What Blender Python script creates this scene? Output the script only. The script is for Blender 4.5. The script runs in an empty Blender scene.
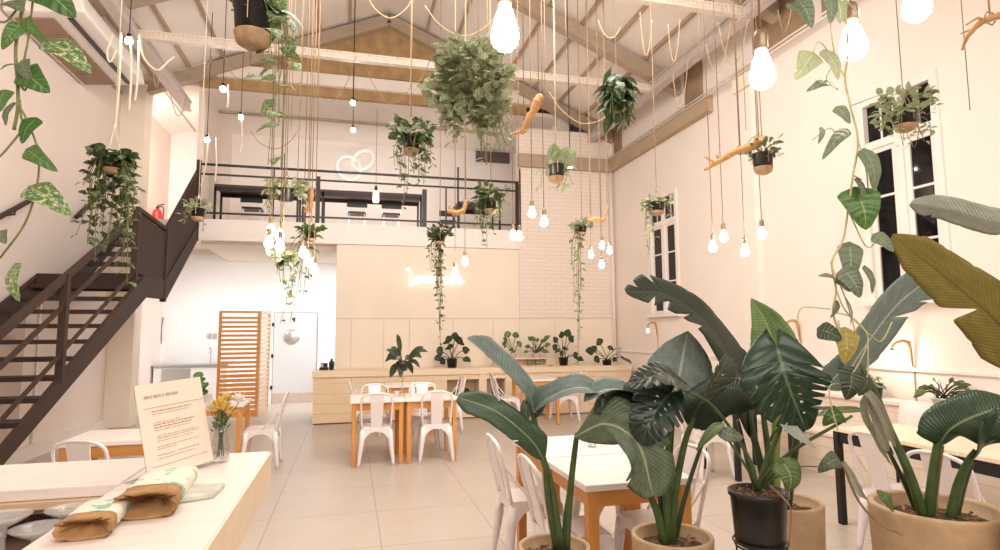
import bpy, bmesh, math, random
from mathutils import Vector, Matrix
R = random.Random(7)
SC = bpy.context.scene
COL = SC.collection
PI = math.pi
# ------------------------------------------------------------------ camera (from the vanishing points of the floor tiles and walls)
F, CX, CY, H = 589.0, 500.0, 275.0, 1.55
Yc = Vector((350 - CX, 333 - CY, F)).normalized()
Xg = Vector((2830 - CX, 318 - CY, F)).normalized()
Xc = (Xg - Yc * Xg.dot(Yc)).normalized()
Zc = Xc.cross(Yc)
if Zc.y > 0: Zc = -Zc
CR = Vector((Xc.x, Yc.x, Zc.x)); CU = -Vector((Xc.y, Yc.y, Zc.y)); CT = -Vector((Xc.z, Yc.z, Zc.z))
EYE = Vector((0, 0, H))
cam = bpy.data.cameras.new('camera'); co = bpy.data.objects.new('camera', cam); COL.objects.link(co)
cam.sensor_width = 36; cam.lens = 36 * F / 1000; cam.clip_start = 0.02; cam.clip_end = 200
m = Matrix((CR, CU, CT)).transposed().to_4x4(); m.translation = EYE
co.matrix_world = m
SC.camera = co

def ray(x, y):
    return -CT + CR * ((x - CX) / F) - CU * ((y - CY) / F)
def P(x, y, D): return EYE + ray(x, y) * D
def onX(x, y, X): r = ray(x, y); return EYE + r * (X / r.x)
def onY(x, y, Y): r = ray(x, y); return EYE + r * (Y / r.y)
def onZ(x, y, Z): r = ray(x, y); return EYE + r * ((Z - H) / r.z)
def V(*a): return Vector(a)
def rnd(a, b): return R.uniform(a, b)

# ------------------------------------------------------------------ materials
def nodes(name):
    m = bpy.data.materials.new(name); m.use_nodes = True
    nt = m.node_tree; b = nt.nodes['Principled BSDF']
    return m, nt, b
def N(nt, t, **k):
    n = nt.nodes.new(t)
    for a, v in k.items():
        if a.startswith('i_'): n.inputs[a[2:].replace('_', ' ')].default_value = v
        else: setattr(n, a, v)
    return n
def L(nt, a, b): nt.links.new(a, b)
def rgb(c): return (c[0], c[1], c[2], 1)
def mixc(nt, fac, a, b):
    n = N(nt, 'ShaderNodeMix', data_type='RGBA')
    for i, s in ((0, fac), (6, a), (7, b)):
        if hasattr(s, 'links'): L(nt, s, n.inputs[i])
        else: n.inputs[i].default_value = s if i == 0 else rgb(s)
    return n.outputs[2]
def noise(nt, scale, detail=4, vec=None, rough=.5):
    n = N(nt, 'ShaderNodeTexNoise'); n.inputs['Scale'].default_value = scale; n.inputs['Detail'].default_value = detail
    n.inputs['Roughness'].default_value = rough
    if vec is not None: L(nt, vec, n.inputs['Vector'])
    return n.outputs['Fac']
def ramp(nt, fac, p0, p1):
    n = N(nt, 'ShaderNodeMapRange'); L(nt, fac, n.inputs[0]); n.inputs[1].default_value = p0; n.inputs[2].default_value = p1
    return n.outputs[0]
def coord(nt, kind='Object', scale=(1, 1, 1), rot=(0, 0, 0)):
    t = N(nt, 'ShaderNodeTexCoord'); mp = N(nt, 'ShaderNodeMapping')
    mp.inputs['Scale'].default_value = scale; mp.inputs['Rotation'].default_value = rot
    L(nt, t.outputs[kind], mp.inputs['Vector']); return mp.outputs[0]
def bump(nt, b, h, s=.2, d=.01):
    n = N(nt, 'ShaderNodeBump'); n.inputs['Strength'].default_value = s; n.inputs['Distance'].default_value = d
    L(nt, h, n.inputs['Height']); L(nt, n.outputs[0], b.inputs['Normal'])

def plain(name, c, rough=.5, metal=0, var=.06, scale=6, bmp=0):
    m, nt, b = nodes(name)
    v = coord(nt); f = noise(nt, scale, 5, v)
    L(nt, mixc(nt, ramp(nt, f, .3, .7), tuple(x * (1 - var) for x in c), tuple(min(1, x * (1 + var)) for x in c)), b.inputs['Base Color'])
    b.inputs['Roughness'].default_value = rough; b.inputs['Metallic'].default_value = metal
    if bmp: bump(nt, b, noise(nt, scale * 6, 6, v), bmp, .01)
    return m
def wood(name, c1, c2, axis='X', scale=3, rough=.5, plank=0, plank_axis=2, line=(.3, .2, .12)):
    m, nt, b = nodes(name)
    s = {'X': (.12, 1, 1), 'Y': (1, .12, 1), 'Z': (1, 1, .12)}[axis]
    v = coord(nt, 'Object', tuple(a * scale * 3 for a in s))
    f = noise(nt, 2.2, 6, v, .6); g = noise(nt, 14, 3, v, .6)
    c = mixc(nt, ramp(nt, f, .3, .7), c1, c2)
    c = mixc(nt, ramp(nt, g, .55, .9), c, tuple(x * .78 for x in c1))
    if plank:
        t = N(nt, 'ShaderNodeTexCoord'); sp = N(nt, 'ShaderNodeSeparateXYZ'); L(nt, t.outputs['Object'], sp.inputs[0])
        q = N(nt, 'ShaderNodeMath', operation='DIVIDE'); L(nt, sp.outputs[plank_axis], q.inputs[0]); q.inputs[1].default_value = plank
        fr = N(nt, 'ShaderNodeMath', operation='FRACT'); L(nt, q.outputs[0], fr.inputs[0])
        lt = N(nt, 'ShaderNodeMath', operation='LESS_THAN'); L(nt, fr.outputs[0], lt.inputs[0]); lt.inputs[1].default_value = .035
        c = mixc(nt, lt.outputs[0], c, line)
    L(nt, c, b.inputs['Base Color']); b.inputs['Roughness'].default_value = rough
    return m
def leafmat(name, dark, light, vein=(.55, .62, .35), nveins=26, rough=.38, vstr=.35, trans=.25, vari=None, slant=3.0):
    """u across (0..1, midrib at .5), v along the blade; face attribute tint picks the shade of the single leaf"""
    m, nt, b = nodes(name)
    uv = N(nt, 'ShaderNodeUVMap'); sp = N(nt, 'ShaderNodeSeparateXYZ'); L(nt, uv.outputs[0], sp.inputs[0])
    at = N(nt, 'ShaderNodeAttribute', attribute_name='tint')
    c = mixc(nt, at.outputs['Fac'], dark, light)
    nz = noise(nt, 9, 3, uv.outputs[0])
    c = mixc(nt, ramp(nt, nz, .35, .8), c, tuple(x * .75 for x in dark))
    a = N(nt, 'ShaderNodeMath', operation='SUBTRACT'); L(nt, sp.outputs[0], a.inputs[0]); a.inputs[1].default_value = .5
    ab = N(nt, 'ShaderNodeMath', operation='ABSOLUTE'); L(nt, a.outputs[0], ab.inputs[0])
    if vari:
        c = mixc(nt, ramp(nt, noise(nt, 5, 3, coord(nt, 'UV', (1.2, 2.2, 1))), .5, .62), c, vari)
    # side veins
    k = N(nt, 'ShaderNodeMath', operation='MULTIPLY_ADD'); L(nt, ab.outputs[0], k.inputs[0]); k.inputs[1].default_value = -slant * .2
    L(nt, sp.outputs[1], k.inputs[2])
    w = N(nt, 'ShaderNodeMath', operation='MULTIPLY'); L(nt, k.outputs[0], w.inputs[0]); w.inputs[1].default_value = nveins * 2 * PI
    si = N(nt, 'ShaderNodeMath', operation='SINE'); L(nt, w.outputs[0], si.inputs[0])
    vv = ramp(nt, si.outputs[0], .55, 1.0)
    vm = N(nt, 'ShaderNodeMath', operation='MULTIPLY'); L(nt, vv, vm.inputs[0]); vm.inputs[1].default_value = vstr
    c = mixc(nt, vm.outputs[0], c, vein)
    lt = N(nt, 'ShaderNodeMath', operation='LESS_THAN'); L(nt, ab.outputs[0], lt.inputs[0]); lt.inputs[1].default_value = .022
    c = mixc(nt, lt.outputs[0], c, vein)
    L(nt, c, b.inputs['Base Color']); b.inputs['Roughness'].default_value = rough
    bump(nt, b, si.outputs[0], .25, .004)
    tr = N(nt, 'ShaderNodeBsdfTranslucent'); L(nt, c, tr.inputs['Color'])
    mx = N(nt, 'ShaderNodeMixShader'); mx.inputs[0].default_value = trans
    out = nt.nodes['Material Output']
    L(nt, b.outputs[0], mx.inputs[1]); L(nt, tr.outputs[0], mx.inputs[2]); L(nt, mx.outputs[0], out.inputs[0])
    return m
def emit(name, c, s):
    m, nt, b = nodes(name)
    b.inputs['Base Color'].default_value = rgb(c); b.inputs['Emission Color'].default_value = rgb(c); b.inputs['Emission Strength'].default_value = s
    return m
def glass(name, c=(1, 1, 1), rough=.02):
    m, nt, b = nodes(name)
    b.inputs['Base Color'].default_value = rgb(c); b.inputs['Roughness'].default_value = rough
    b.inputs['Transmission Weight'].default_value = 1; b.inputs['IOR'].default_value = 1.3
    return m

M = {}
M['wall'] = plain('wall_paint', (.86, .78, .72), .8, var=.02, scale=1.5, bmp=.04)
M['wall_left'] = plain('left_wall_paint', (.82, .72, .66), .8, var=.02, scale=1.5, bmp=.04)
M['cream'] = plain('cream_panel', (.87, .77, .66), .7, var=.02, scale=2)
M['kitchen'] = plain('kitchen_white', (.9, .9, .9), .7, var=.01)
M['white'] = plain('white_trim', (.86, .80, .76), .5, var=.02)
M['roof'] = plain('roof_board', (.86, .79, .73), .8, var=.03, scale=1)
M['timber'] = wood('roof_timber', (.40, .31, .23), (.48, .38, .29), 'X', 1.5, .7)
M['timber_y'] = wood('wall_plate_timber', (.42, .31, .21), (.50, .38, .27), 'Y', 1.5, .7)
M['browngable'] = plain('gable_brown', (.42, .27, .13), .8, var=.22, scale=5)
M['brownboard'] = plain('rough_brown_board', (.30, .20, .12), .85, var=.3, scale=4, bmp=.3)
M['steel'] = plain('galvanised_steel', (.62, .55, .53), .5, .3, var=.08, scale=10)
M['lightsteel'] = plain('painted_tie', (.72, .63, .55), .5, .1, var=.08, scale=12)
M['darksteel'] = plain('dark_brown_steel', (.036, .016, .010), .65, 0, var=.15, scale=10)
M['black'] = plain('black_plastic', (.012, .012, .012), .3, var=.1)
M['blacksteel'] = plain('black_steel', (.02, .017, .016), .4, .3, var=.1)
M['mesh'] = plain('dark_perforated_sheet', (.040, .020, .013), .75, 0, var=.3, scale=60)
M['chair'] = plain('white_lacquered_metal', (.84, .79, .80), .25, .1, var=.02)
M['chairgrey'] = plain('grey_lacquered_metal', (.62, .55, .51), .3, .1, var=.03)
M['tabletop'] = plain('white_tabletop', (.86, .81, .79), .35, var=.02)
M['oak'] = wood('orange_oak', (.58, .25, .06), (.70, .33, .09), 'Z', 3, .45)
M['oakx'] = wood('orange_oak_rail', (.58, .25, .06), (.70, .33, .09), 'X', 3, .45)
M['trellis'] = wood('screen_wood', (.62, .26, .06), (.74, .35, .10), 'X', 3, .5)
M['pine'] = wood('pale_pine', (.80, .60, .40), (.86, .69, .50), 'X', 1.6, .55, .17, 2, (.55, .38, .22))
M['pinetop'] = wood('pale_pine_top', (.82, .66, .48), (.88, .73, .56), 'X', 1.6, .5)
M['bartop'] = wood('whitewashed_bar', (.84, .75, .70), (.88, .80, .76), 'X', 1.2, .4)
M['barpine'] = wood('bar_edge_pine', (.62, .44, .28), (.72, .54, .37), 'X', 2, .55)
M['bench'] = wood('bench_planks', (.78, .66, .55), (.84, .73, .62), 'Y', 1.5, .6, .15, 2, (.6, .46, .34))
M['darkshelf'] = wood('dark_shelf', (.06, .028, .018), (.09, .045, .03), 'X', 2, .5)
M['pot'] = plain('tan_fibre_cement', (.50, .35, .21), .75, var=.12, scale=14, bmp=.1)
M['coir'] = plain('coir_base', (.42, .28, .16), .9, var=.2, scale=30, bmp=.3)
M['soil'] = plain('bark_soil', (.10, .055, .03), .95, var=.5, scale=50, bmp=.8)
M['bark'] = plain('bark_chip', (.26, .15, .08), .9, var=.4, scale=30)
M['rope'] = plain('tan_rope', (.36, .245, .135), .9, var=.15, scale=80)
M['whiterope'] = plain('off_white_rope', (.74, .63, .50), .9, var=.1, scale=80)
M['wire'] = plain('brown_flex', (.25, .15, .09), .7)
M['drift'] = wood('driftwood', (.44, .22, .08), (.58, .33, .14), 'X', 4, .7)
M['brass'] = plain('bronze_socket', (.28, .20, .13), .4, .5)
M['bulb'] = emit('warm_bulb', (1, .86, .68), 80)
M['bulbbig'] = emit('warm_bulb_large', (1, .88, .72), 40)
M['bulbwhite'] = emit('white_bulb', (1, .97, .92), 150)
M['neon'] = emit('white_neon', (1, .97, .94), 1.7)
M['stalk'] = plain('green_stalk', (.055, .10, .028), .45, var=.3, scale=14)
M['stalkdark'] = plain('dark_green_stalk', (.03, .06, .02), .45, var=.3, scale=14)
M['stalklight'] = plain('bright_green_stalk', (.24, .36, .08), .5, var=.15, scale=14)
M['vine'] = plain('vine_stem', (.20, .22, .07), .6, var=.3, scale=30)
M['vinepale'] = plain('pale_vine_stem', (.50, .44, .24), .6, var=.2, scale=30)
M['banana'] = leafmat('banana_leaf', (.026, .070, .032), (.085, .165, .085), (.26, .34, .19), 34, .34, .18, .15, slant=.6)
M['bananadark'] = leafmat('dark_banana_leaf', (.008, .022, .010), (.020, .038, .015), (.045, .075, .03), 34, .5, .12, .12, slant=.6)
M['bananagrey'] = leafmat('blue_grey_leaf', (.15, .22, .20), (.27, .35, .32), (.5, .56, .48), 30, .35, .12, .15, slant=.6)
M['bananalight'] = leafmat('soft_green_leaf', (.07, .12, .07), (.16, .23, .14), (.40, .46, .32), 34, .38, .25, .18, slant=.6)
M['peper'] = leafmat('two_tone_leaf', (.028, .062, .022), (.12, .19, .07), (.25, .32, .16), 6, .3, .15, .15, slant=1.5)
M['joint'] = plain('panel_joint', (.60, .50, .42), .8)
M['bananaback'] = leafmat('blue_leaf_back', (.22, .30, .27), (.32, .41, .37), (.52, .58, .5), 30, .4, .15, .15, slant=.6)
M['bananaolive'] = leafmat('olive_leaf', (.20, .165, .028), (.29, .235, .05), (.12, .10, .018), 44, .45, .3, .2, slant=.6)
M['bananapale'] = leafmat('pale_leaf_back', (.44, .49, .43), (.54, .58, .51), (.38, .40, .28), 30, .5, .2, .2, slant=.6)
M['bananalime'] = leafmat('lime_leaf', (.17, .29, .09), (.26, .38, .14), (.36, .47, .22), 30, .45, .2, .3, slant=.6)
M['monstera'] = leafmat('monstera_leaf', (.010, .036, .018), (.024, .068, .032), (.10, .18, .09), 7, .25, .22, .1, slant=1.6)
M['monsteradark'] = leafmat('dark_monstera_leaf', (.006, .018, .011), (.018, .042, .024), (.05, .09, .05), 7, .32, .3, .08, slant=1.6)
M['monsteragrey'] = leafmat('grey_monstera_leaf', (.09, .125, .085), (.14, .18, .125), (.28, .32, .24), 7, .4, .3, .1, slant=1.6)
M['pothos'] = leafmat('pothos_leaf', (.05, .145, .028), (.12, .25, .06), (.25, .36, .12), 6, .35, .12, .3, slant=1.5)
M['pothosvar'] = leafmat('variegated_pothos', (.08, .18, .035), (.16, .29, .08), (.4, .48, .25), 6, .4, .12, .25, (.58, .62, .42), 1.5)
M['pothospale'] = leafmat('pale_pothos', (.30, .36, .20), (.44, .49, .31), (.54, .56, .38), 6, .5, .15, .35, slant=1.5)
M['pothosgrey'] = leafmat('grey_green_pothos', (.12, .17, .10), (.20, .26, .16), (.30, .34, .2), 6, .45, .2, .25, slant=1.5)
M['ivy'] = leafmat('ivy_leaf', (.035, .075, .022), (.12, .17, .06), (.3, .35, .18), 4, .45, .1, .2, slant=1.5)
M['ivyvar'] = leafmat('variegated_ivy', (.15, .21, .07), (.44, .48, .27), (.56, .58, .4), 4, .45, .1, .25, (.64, .64, .5), 1.5)
M['dark'] = leafmat('dark_house_leaf', (.012, .028, .010), (.045, .075, .026), (.12, .18, .08), 8, .4, .15, .1, slant=1.5)
M['mid'] = leafmat('mid_green_leaf', (.08, .14, .04), (.18, .26, .09), (.3, .36, .18), 8, .4, .15, .2, slant=1.5)
M['dry'] = leafmat('dried_leaf', (.30, .31, .24), (.42, .42, .33), (.5, .5, .4), 20, .8, .4, .2, slant=.6)
m, nt, b = nodes('clear_glass')
tr = N(nt, 'ShaderNodeBsdfTransparent'); gl = N(nt, 'ShaderNodeBsdfGlossy'); gl.inputs['Roughness'].default_value = .05
fr = N(nt, 'ShaderNodeFresnel'); fr.inputs['IOR'].default_value = 1.45
mx = N(nt, 'ShaderNodeMixShader'); tr.inputs['Color'].default_value = (.95, .96, .95, 1)
mn = N(nt, 'ShaderNodeMath', operation='MINIMUM'); L(nt, ramp(nt, fr.outputs[0], -.04, 1.0), mn.inputs[0]); mn.inputs[1].default_value = .28; L(nt, mn.outputs[0], mx.inputs[0]); L(nt, tr.outputs[0], mx.inputs[1]); L(nt, gl.outputs[0], mx.inputs[2]); L(nt, mx.outputs[0], nt.nodes['Material Output'].inputs[0])
M['glass'] = m
m, nt, b = nodes('cut_glass')
tr = N(nt, 'ShaderNodeBsdfTransparent'); b.inputs['Base Color'].default_value = (.9, .88, .86, 1); b.inputs['Roughness'].default_value = .06; b.inputs['Specular IOR Level'].default_value = 1
mx = N(nt, 'ShaderNodeMixShader'); mx.inputs[0].default_value = .24
L(nt, tr.outputs[0], mx.inputs[1]); L(nt, b.outputs[0], mx.inputs[2]); L(nt, mx.outputs[0], nt.nodes['Material Output'].inputs[0])
M['cutglass'] = m
M['paper'] = plain('menu_paper', (.86, .74, .64), .8, var=.01)
M['ink'] = plain('brown_ink', (.42, .30, .22), .8)
M['kraft'] = plain('kraft_paper', (.42, .24, .10), .8, var=.2, scale=20, bmp=.3)
M['foil'] = plain('white_green_wrap', (.80, .82, .72), .6)
M['red'] = plain('red_paint', (.55, .03, .02), .3)
M['stainless'] = plain('stainless', (.6, .6, .6), .35, .8)
M['yellow'] = plain('yellow_petal', (.80, .60, .18), .6)
M['petal'] = plain('white_petal', (.88, .82, .74), .6)
M['trimbrown'] = plain('kick_brown', (.55, .44, .38), .6)
M['linen'] = plain('white_linen', (.85, .80, .77), .9)
M['water'] = M['glass']

# green print on the wrap
m, nt, b = nodes('printed_wrap')
L(nt, mixc(nt, ramp(nt, noise(nt, 22, 4, coord(nt)), .56, .60), (.84, .80, .70), (.30, .55, .42)), b.inputs['Base Color']); b.inputs['Roughness'].default_value = .6
M['wrap'] = m
# floor: square concrete-look tiles with thin joints
m, nt, b = nodes('floor_tile')
v = coord(nt); t = N(nt, 'ShaderNodeTexBrick'); t.offset = 0.0
mp = v.node; mp.inputs['Location'].default_value = (.622 + .873 * 10, -6.29 + .873 * 20, 0)
L(nt, v, t.inputs['Vector'])
t.inputs['Scale'].default_value = 1; t.inputs['Mortar Size'].default_value = .006; t.inputs['Mortar Smooth'].default_value = .3
t.inputs['Brick Width'].default_value = .873; t.inputs['Row Height'].default_value = .873; t.inputs['Bias'].default_value = -.2
t.inputs['Color1'].default_value = rgb((.52, .45, .395)); t.inputs['Color2'].default_value = rgb((.49, .425, .375)); t.inputs['Mortar'].default_value = rgb((.36, .29, .25))
n1 = noise(nt, 1.6, 8, v, .65)
n2 = noise(nt, 8, 5, coord(nt, 'Object', (.5, 2.0, 1)), .6)
c = mixc(nt, ramp(nt, n1, .35, .75), t.outputs['Color'], (.56, .49, .43))
mm = N(nt, 'ShaderNodeMath', operation='MULTIPLY'); L(nt, ramp(nt, n2, .45, .8), mm.inputs[0]); mm.inputs[1].default_value = .45
c = mixc(nt, mm.outputs[0], c, (.45, .39, .34))
c = mixc(nt, t.outputs['Fac'], c, (.36, .29, .25))
L(nt, c, b.inputs['Base Color']); b.inputs['Roughness'].default_value = .32
M['floor'] = m
# painted brick
m, nt, b = nodes('painted_brick')
v = coord(nt, 'Object', (1, 1, 1), (PI / 2, 0, 0)); t = N(nt, 'ShaderNodeTexBrick'); L(nt, v, t.inputs['Vector'])
t.inputs['Scale'].default_value = 1; t.inputs['Brick Width'].default_value = .24; t.inputs['Row Height'].default_value = .08; t.inputs['Mortar Size'].default_value = .008
for k, c in (('Color1', (.86, .77, .70)), ('Color2', (.84, .74, .67)), ('Mortar', (.76, .66, .59))): t.inputs[k].default_value = rgb(c)
L(nt, t.outputs['Color'], b.inputs['Base Color']); b.inputs['Roughness'].default_value = .8
bump(nt, b, t.outputs['Fac'], -.3, .01); M['brick'] = m
# fine wire mesh seen behind the treads
m, nt, b = nodes('wire_mesh_sheet')
w1 = N(nt, 'ShaderNodeTexChecker'); w1.inputs['Scale'].default_value = 45; L(nt, coord(nt), w1.inputs['Vector'])
L(nt, mixc(nt, w1.outputs['Fac'], (.66, .54, .48), (.50, .40, .36)), b.inputs['Base Color']); b.inputs['Roughness'].default_value = .7
M['wiremesh'] = m
# dark glazing at night: outside dark put into the near-black pane colour
m, nt, b = nodes('window_glass')
b.inputs['Base Color'].default_value = (.02, .018, .02, 1); b.inputs['Roughness'].default_value = .04; b.inputs['Transmission Weight'].default_value = .6; b.inputs['IOR'].default_value = 1.35
M['pane'] = m

# ------------------------------------------------------------------ mesh builder
class MB:
    def __init__(s): s.v = []; s.f = []; s.uv = []; s.t = []; s.sm = []; s.mi = []
    def face(s, idx, uv=None, tint=.5, smooth=True, mi=0):
        s.f.append(tuple(idx)); s.uv.append(uv or [(0, 0)] * len(idx)); s.t.append(tint); s.sm.append(smooth); s.mi.append(mi)
    def add(s, co): s.v.append(Vector(co)); return len(s.v) - 1
    def box(s, a, b, mi=0):
        x0, x1 = sorted((a[0], b[0])); y0, y1 = sorted((a[1], b[1])); z0, z1 = sorted((a[2], b[2]))
        s.hexa([V(x0, y0, z0), V(x1, y0, z0), V(x1, y1, z0), V(x0, y1, z0), V(x0, y0, z1), V(x1, y0, z1), V(x1, y1, z1), V(x0, y1, z1)], mi); return s
    def hexa(s, p, mi=0):
        o = len(s.v); s.v += [Vector(q) for q in p]
        for f in ((3, 2, 1, 0), (4, 5, 6, 7), (0, 1, 5, 4), (1, 2, 6, 5), (2, 3, 7, 6), (3, 0, 4, 7)): s.face([o + i for i in f], None, .5, False, mi)
        return s
    def beam(s, a, b, w, h, up=V(0, 0, 1), mi=0):
        a, b = Vector(a), Vector(b); d = (b - a).normalized(); side = d.cross(up)
        if side.length < 1e-4: side = d.cross(V(0, 1, 0))
        side.normalize(); u = side.cross(d)
        q = []
        for c in (a, b): q += [c - side * w / 2 - u * h / 2, c + side * w / 2 - u * h / 2, c + side * w / 2 + u * h / 2, c - side * w / 2 + u * h / 2]
        return s.hexa(q, mi)
    def tube(s, pts, r, n=6, cap=True, flat=1.0, mi=0):
        pts = [Vector(p) for p in pts]; rs = r if isinstance(r, (list, tuple)) else [r] * len(pts)
        ref = None; rings = []
        for i, p in enumerate(pts):
            d = (pts[min(i + 1, len(pts) - 1)] - pts[max(i - 1, 0)])
            if d.length < 1e-9: d = V(0, 0, 1)
            d.normalize()
            if ref is None:
                ref = d.cross(V(0, 0, 1)) if abs(d.z) < .95 else d.cross(V(0, 1, 0))
            ref = (ref - d * ref.dot(d)); 
            if ref.length < 1e-6: ref = d.orthogonal()
            ref.normalize(); w = d.cross(ref)
            rings.append([s.add(p + (ref * math.cos(2 * PI * k / n) + w * math.sin(2 * PI * k / n) * flat) * rs[i]) for k in range(n)])
        for a, b in zip(rings, rings[1:]):
            for k in range(n): s.face([a[k], a[(k + 1) % n], b[(k + 1) % n], b[k]], None, .5, True, mi)
        if cap: s.face(rings[0][::-1], None, .5, False, mi); s.face(rings[-1], None, .5, False, mi)
        return s
    def lathe(s, prof, c=(0, 0, 0), n=28, axis=V(0, 0, 1), mi=0, tint=.5, flute=0):
        c = Vector(c); ax = axis.normalized(); e = ax.orthogonal().normalized() if abs(ax.z) < .99 else V(1, 0, 0); g = ax.cross(e)
        rings = []
        for r, z in prof:
            if r < 1e-5: rings.append([s.add(c + ax * z)])
            else: rings.append([s.add(c + ax * z + (e * math.cos(2 * PI * k / n) + g * math.sin(2 * PI * k / n)) * r * (1 + flute * (k % 2))) for k in range(n)])
        for a, b in zip(rings, rings[1:]):
            for k in range(n):
                k2 = (k + 1) % n
                if len(a) == 1 and len(b) == 1: continue
                if len(a) == 1: s.face([a[0], b[k2], b[k]], None, tint, True, mi)
                elif len(b) == 1: s.face([a[k], a[k2], b[0]], None, tint, True, mi)
                else: s.face([a[k], a[k2], b[k2], b[k]], None, tint, True, mi)
        return s
    def blade(s, spine, hint, W, prof, nu=4, nv=10, fold=.15, droop=0.0, skip=None, back=0.0, slant=0.0, wav=0.0, tint=.5, seed=0, twist=0.0, mi=0, notch=None):
        """leaf blade along a spline of points; hint = the way the upper side looks"""
        ph = seed * 1.7
        rows = []
        sp = [bez(spine, i / nv) for i in range(nv + 1)]
        for i, p in enumerate(sp):
            v = i / nv
            d = (sp[min(i + 1, nv)] - sp[max(i - 1, 0)]).normalized()
            side = d.cross(hint)
            if side.length < 1e-4: side = d.orthogonal()
            side.normalize(); nrm = side.cross(d)
            if twist:
                q = Matrix.Rotation(twist * v, 3, d); side = q @ side; nrm = q @ nrm
            w = prof(v) * W / 2
            row = []
            for j in range(-nu, nu + 1):
                u = j / nu
                full = w
                if notch: w = full * notch(v, 1 if u > 0 else -1)
                q = p + side * (u * w) + nrm * (abs(u) * w * fold - droop * w * u * u + wav * W * math.sin(v * 19 + u * 3 + ph) * u * u)
                q += d * (W * (slant * abs(u) * (w / (W / 2) if notch else 1) - back * abs(u) * (1 - v) ** 3))
                w = full; row.append(s.add(q))
            rows.append(row)
        for i in range(nv):
            for j in range(2 * nu):
                u = (j + .5) / nu - 1; v = (i + .5) / nv
                if skip and skip(u, v): continue
                s.face([rows[i][j], rows[i][j + 1], rows[i + 1][j + 1], rows[i + 1][j]],
                       [(j / (2 * nu), i / nv), ((j + 1) / (2 * nu), i / nv), ((j + 1) / (2 * nu), (i + 1) / nv), (j / (2 * nu), (i + 1) / nv)], tint, True, mi)
        return s
    def build(s, name, mat, parent=None, bevel=0, **props):
        me = bpy.data.meshes.new(name)
        off = Vector((0, 0, 0)); q = parent
        while q is not None: off += Vector(q.location); q = q.parent
        me.from_pydata([tuple(p - off) for p in s.v], [], s.f)
        mats = mat if isinstance(mat, (list, tuple)) else [mat]
        for k in mats: me.materials.append(M[k] if isinstance(k, str) else k)
        uvl = me.uv_layers.new(name='UVMap')
        flat = [c for f in s.uv for uv in f for c in uv]
        uvl.data.foreach_set('uv', flat)
        at = me.attributes.new('tint', 'FLOAT', 'FACE'); at.data.foreach_set('value', s.t)
        me.polygons.foreach_set('use_smooth', s.sm); me.polygons.foreach_set('material_index', s.mi)
        me.update()
        o = bpy.data.objects.new(name, me); COL.objects.link(o)
        if parent is not None: o.parent = parent
        if bevel:
            bm = o.modifiers.new('bevel', 'BEVEL'); bm.width = bevel; bm.segments = 2; bm.limit_method = 'ANGLE'
        for k, v in props.items(): o[k] = v
        return o
def bez(p, t):
    """spline through the given points (Catmull-Rom, or straight for two)"""
    n = len(p) - 1; x = min(t * n, n - 1e-6); i = int(x); f = x - i
    a = p[i - 1] if i > 0 else p[0] * 2 - p[1]; b = p[i]; c = p[i + 1]; d = p[i + 2] if i + 2 <= n else p[n] * 2 - p[n - 1]
    return .5 * ((2 * b) + (c - a) * f + (2 * a - 5 * b + 4 * c - d) * f * f + (3 * b - a - 3 * c + d) * f ** 3)
def smooth(pts, n=12): return [bez([Vector(p) for p in pts], i / n) for i in range(n + 1)]
def thing(name, label, cat, loc, group=None):
    o = bpy.data.objects.new(name, None); COL.objects.link(o); o.location = loc; o.empty_display_size = .05
    o['label'] = label; o['category'] = cat
    if group: o['group'] = group
    return o
def tag(o, label, cat, group=None):
    o['label'] = label; o['category'] = cat
    if group: o['group'] = group
    return o
def struct(mb, name, mat, parent=None, bevel=0):
    o = mb.build(name, mat, parent, bevel)
    if parent is None: o['kind'] = 'structure'
    return o
def dup(root, loc, rz, label, group=None):
    r = root.copy(); COL.objects.link(r); r.location = loc; r.rotation_euler = (0, 0, rz); r['label'] = label
    if group: r['group'] = group
    for ch in list(root.children):
        c = ch.copy(); COL.objects.link(c); c.parent = r
        for g in ch.children:
            d = g.copy(); COL.objects.link(d); d.parent = c
    return r
# profiles
def heart(v): return max(0.0, min(1, (v / .16) ** .5)) * max(0, (1 - v)) ** .62 * 1.12 if v < 1 else 0
def lance(v): return math.sin(PI * min(1, v ** .8)) ** .8
def oblong(v): return min(1, (v / .14) ** .6 if v > 0 else 0) * min(1, ((1 - v) / .22) ** .6 if v < 1 else 0)
def ovate(v): return (math.sin(PI * v ** .62)) ** .85 if 0 < v < 1 else 0
def strap(v): return min(1, v / .08 + .4) * max(0, 1 - v) ** .4
M['lantern'] = emit('lantern_glow', (1, .86, .7), 2)
M['ringwhite'] = emit('ring_white', (1, .97, .95), .22)
M['screen'] = plain('dark_screen', (.12, .09, .10), .2)
M['grille'] = plain('louvre_brown', (.34, .22, .15), .6)
M['trellispale'] = wood('pale_screen_wood', (.60, .42, .27), (.68, .50, .34), 'X', 3, .5)
M['pot2'] = plain('cream_ceramic', (.72, .62, .48), .4, var=.04)
M['booklet'] = plain('grey_green_cover', (.58, .60, .52), .5, var=.15, scale=20)
M['dryst'] = plain('dry_sheath', (.34, .22, .10), .8, var=.3, scale=20)
M['vari'] = leafmat('yellow_olive_leaf', (.30, .24, .05), (.40, .33, .08), (.5, .42, .15), 6, .4, .15, .3, slant=1.5)
M['doorgrey'] = plain('door_grey', (.62, .62, .63), .6, var=.01)
M['bulbwarm'] = emit('dim_warm_bulb', (1, .75, .5), 3)
EXPO = 0.0
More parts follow.
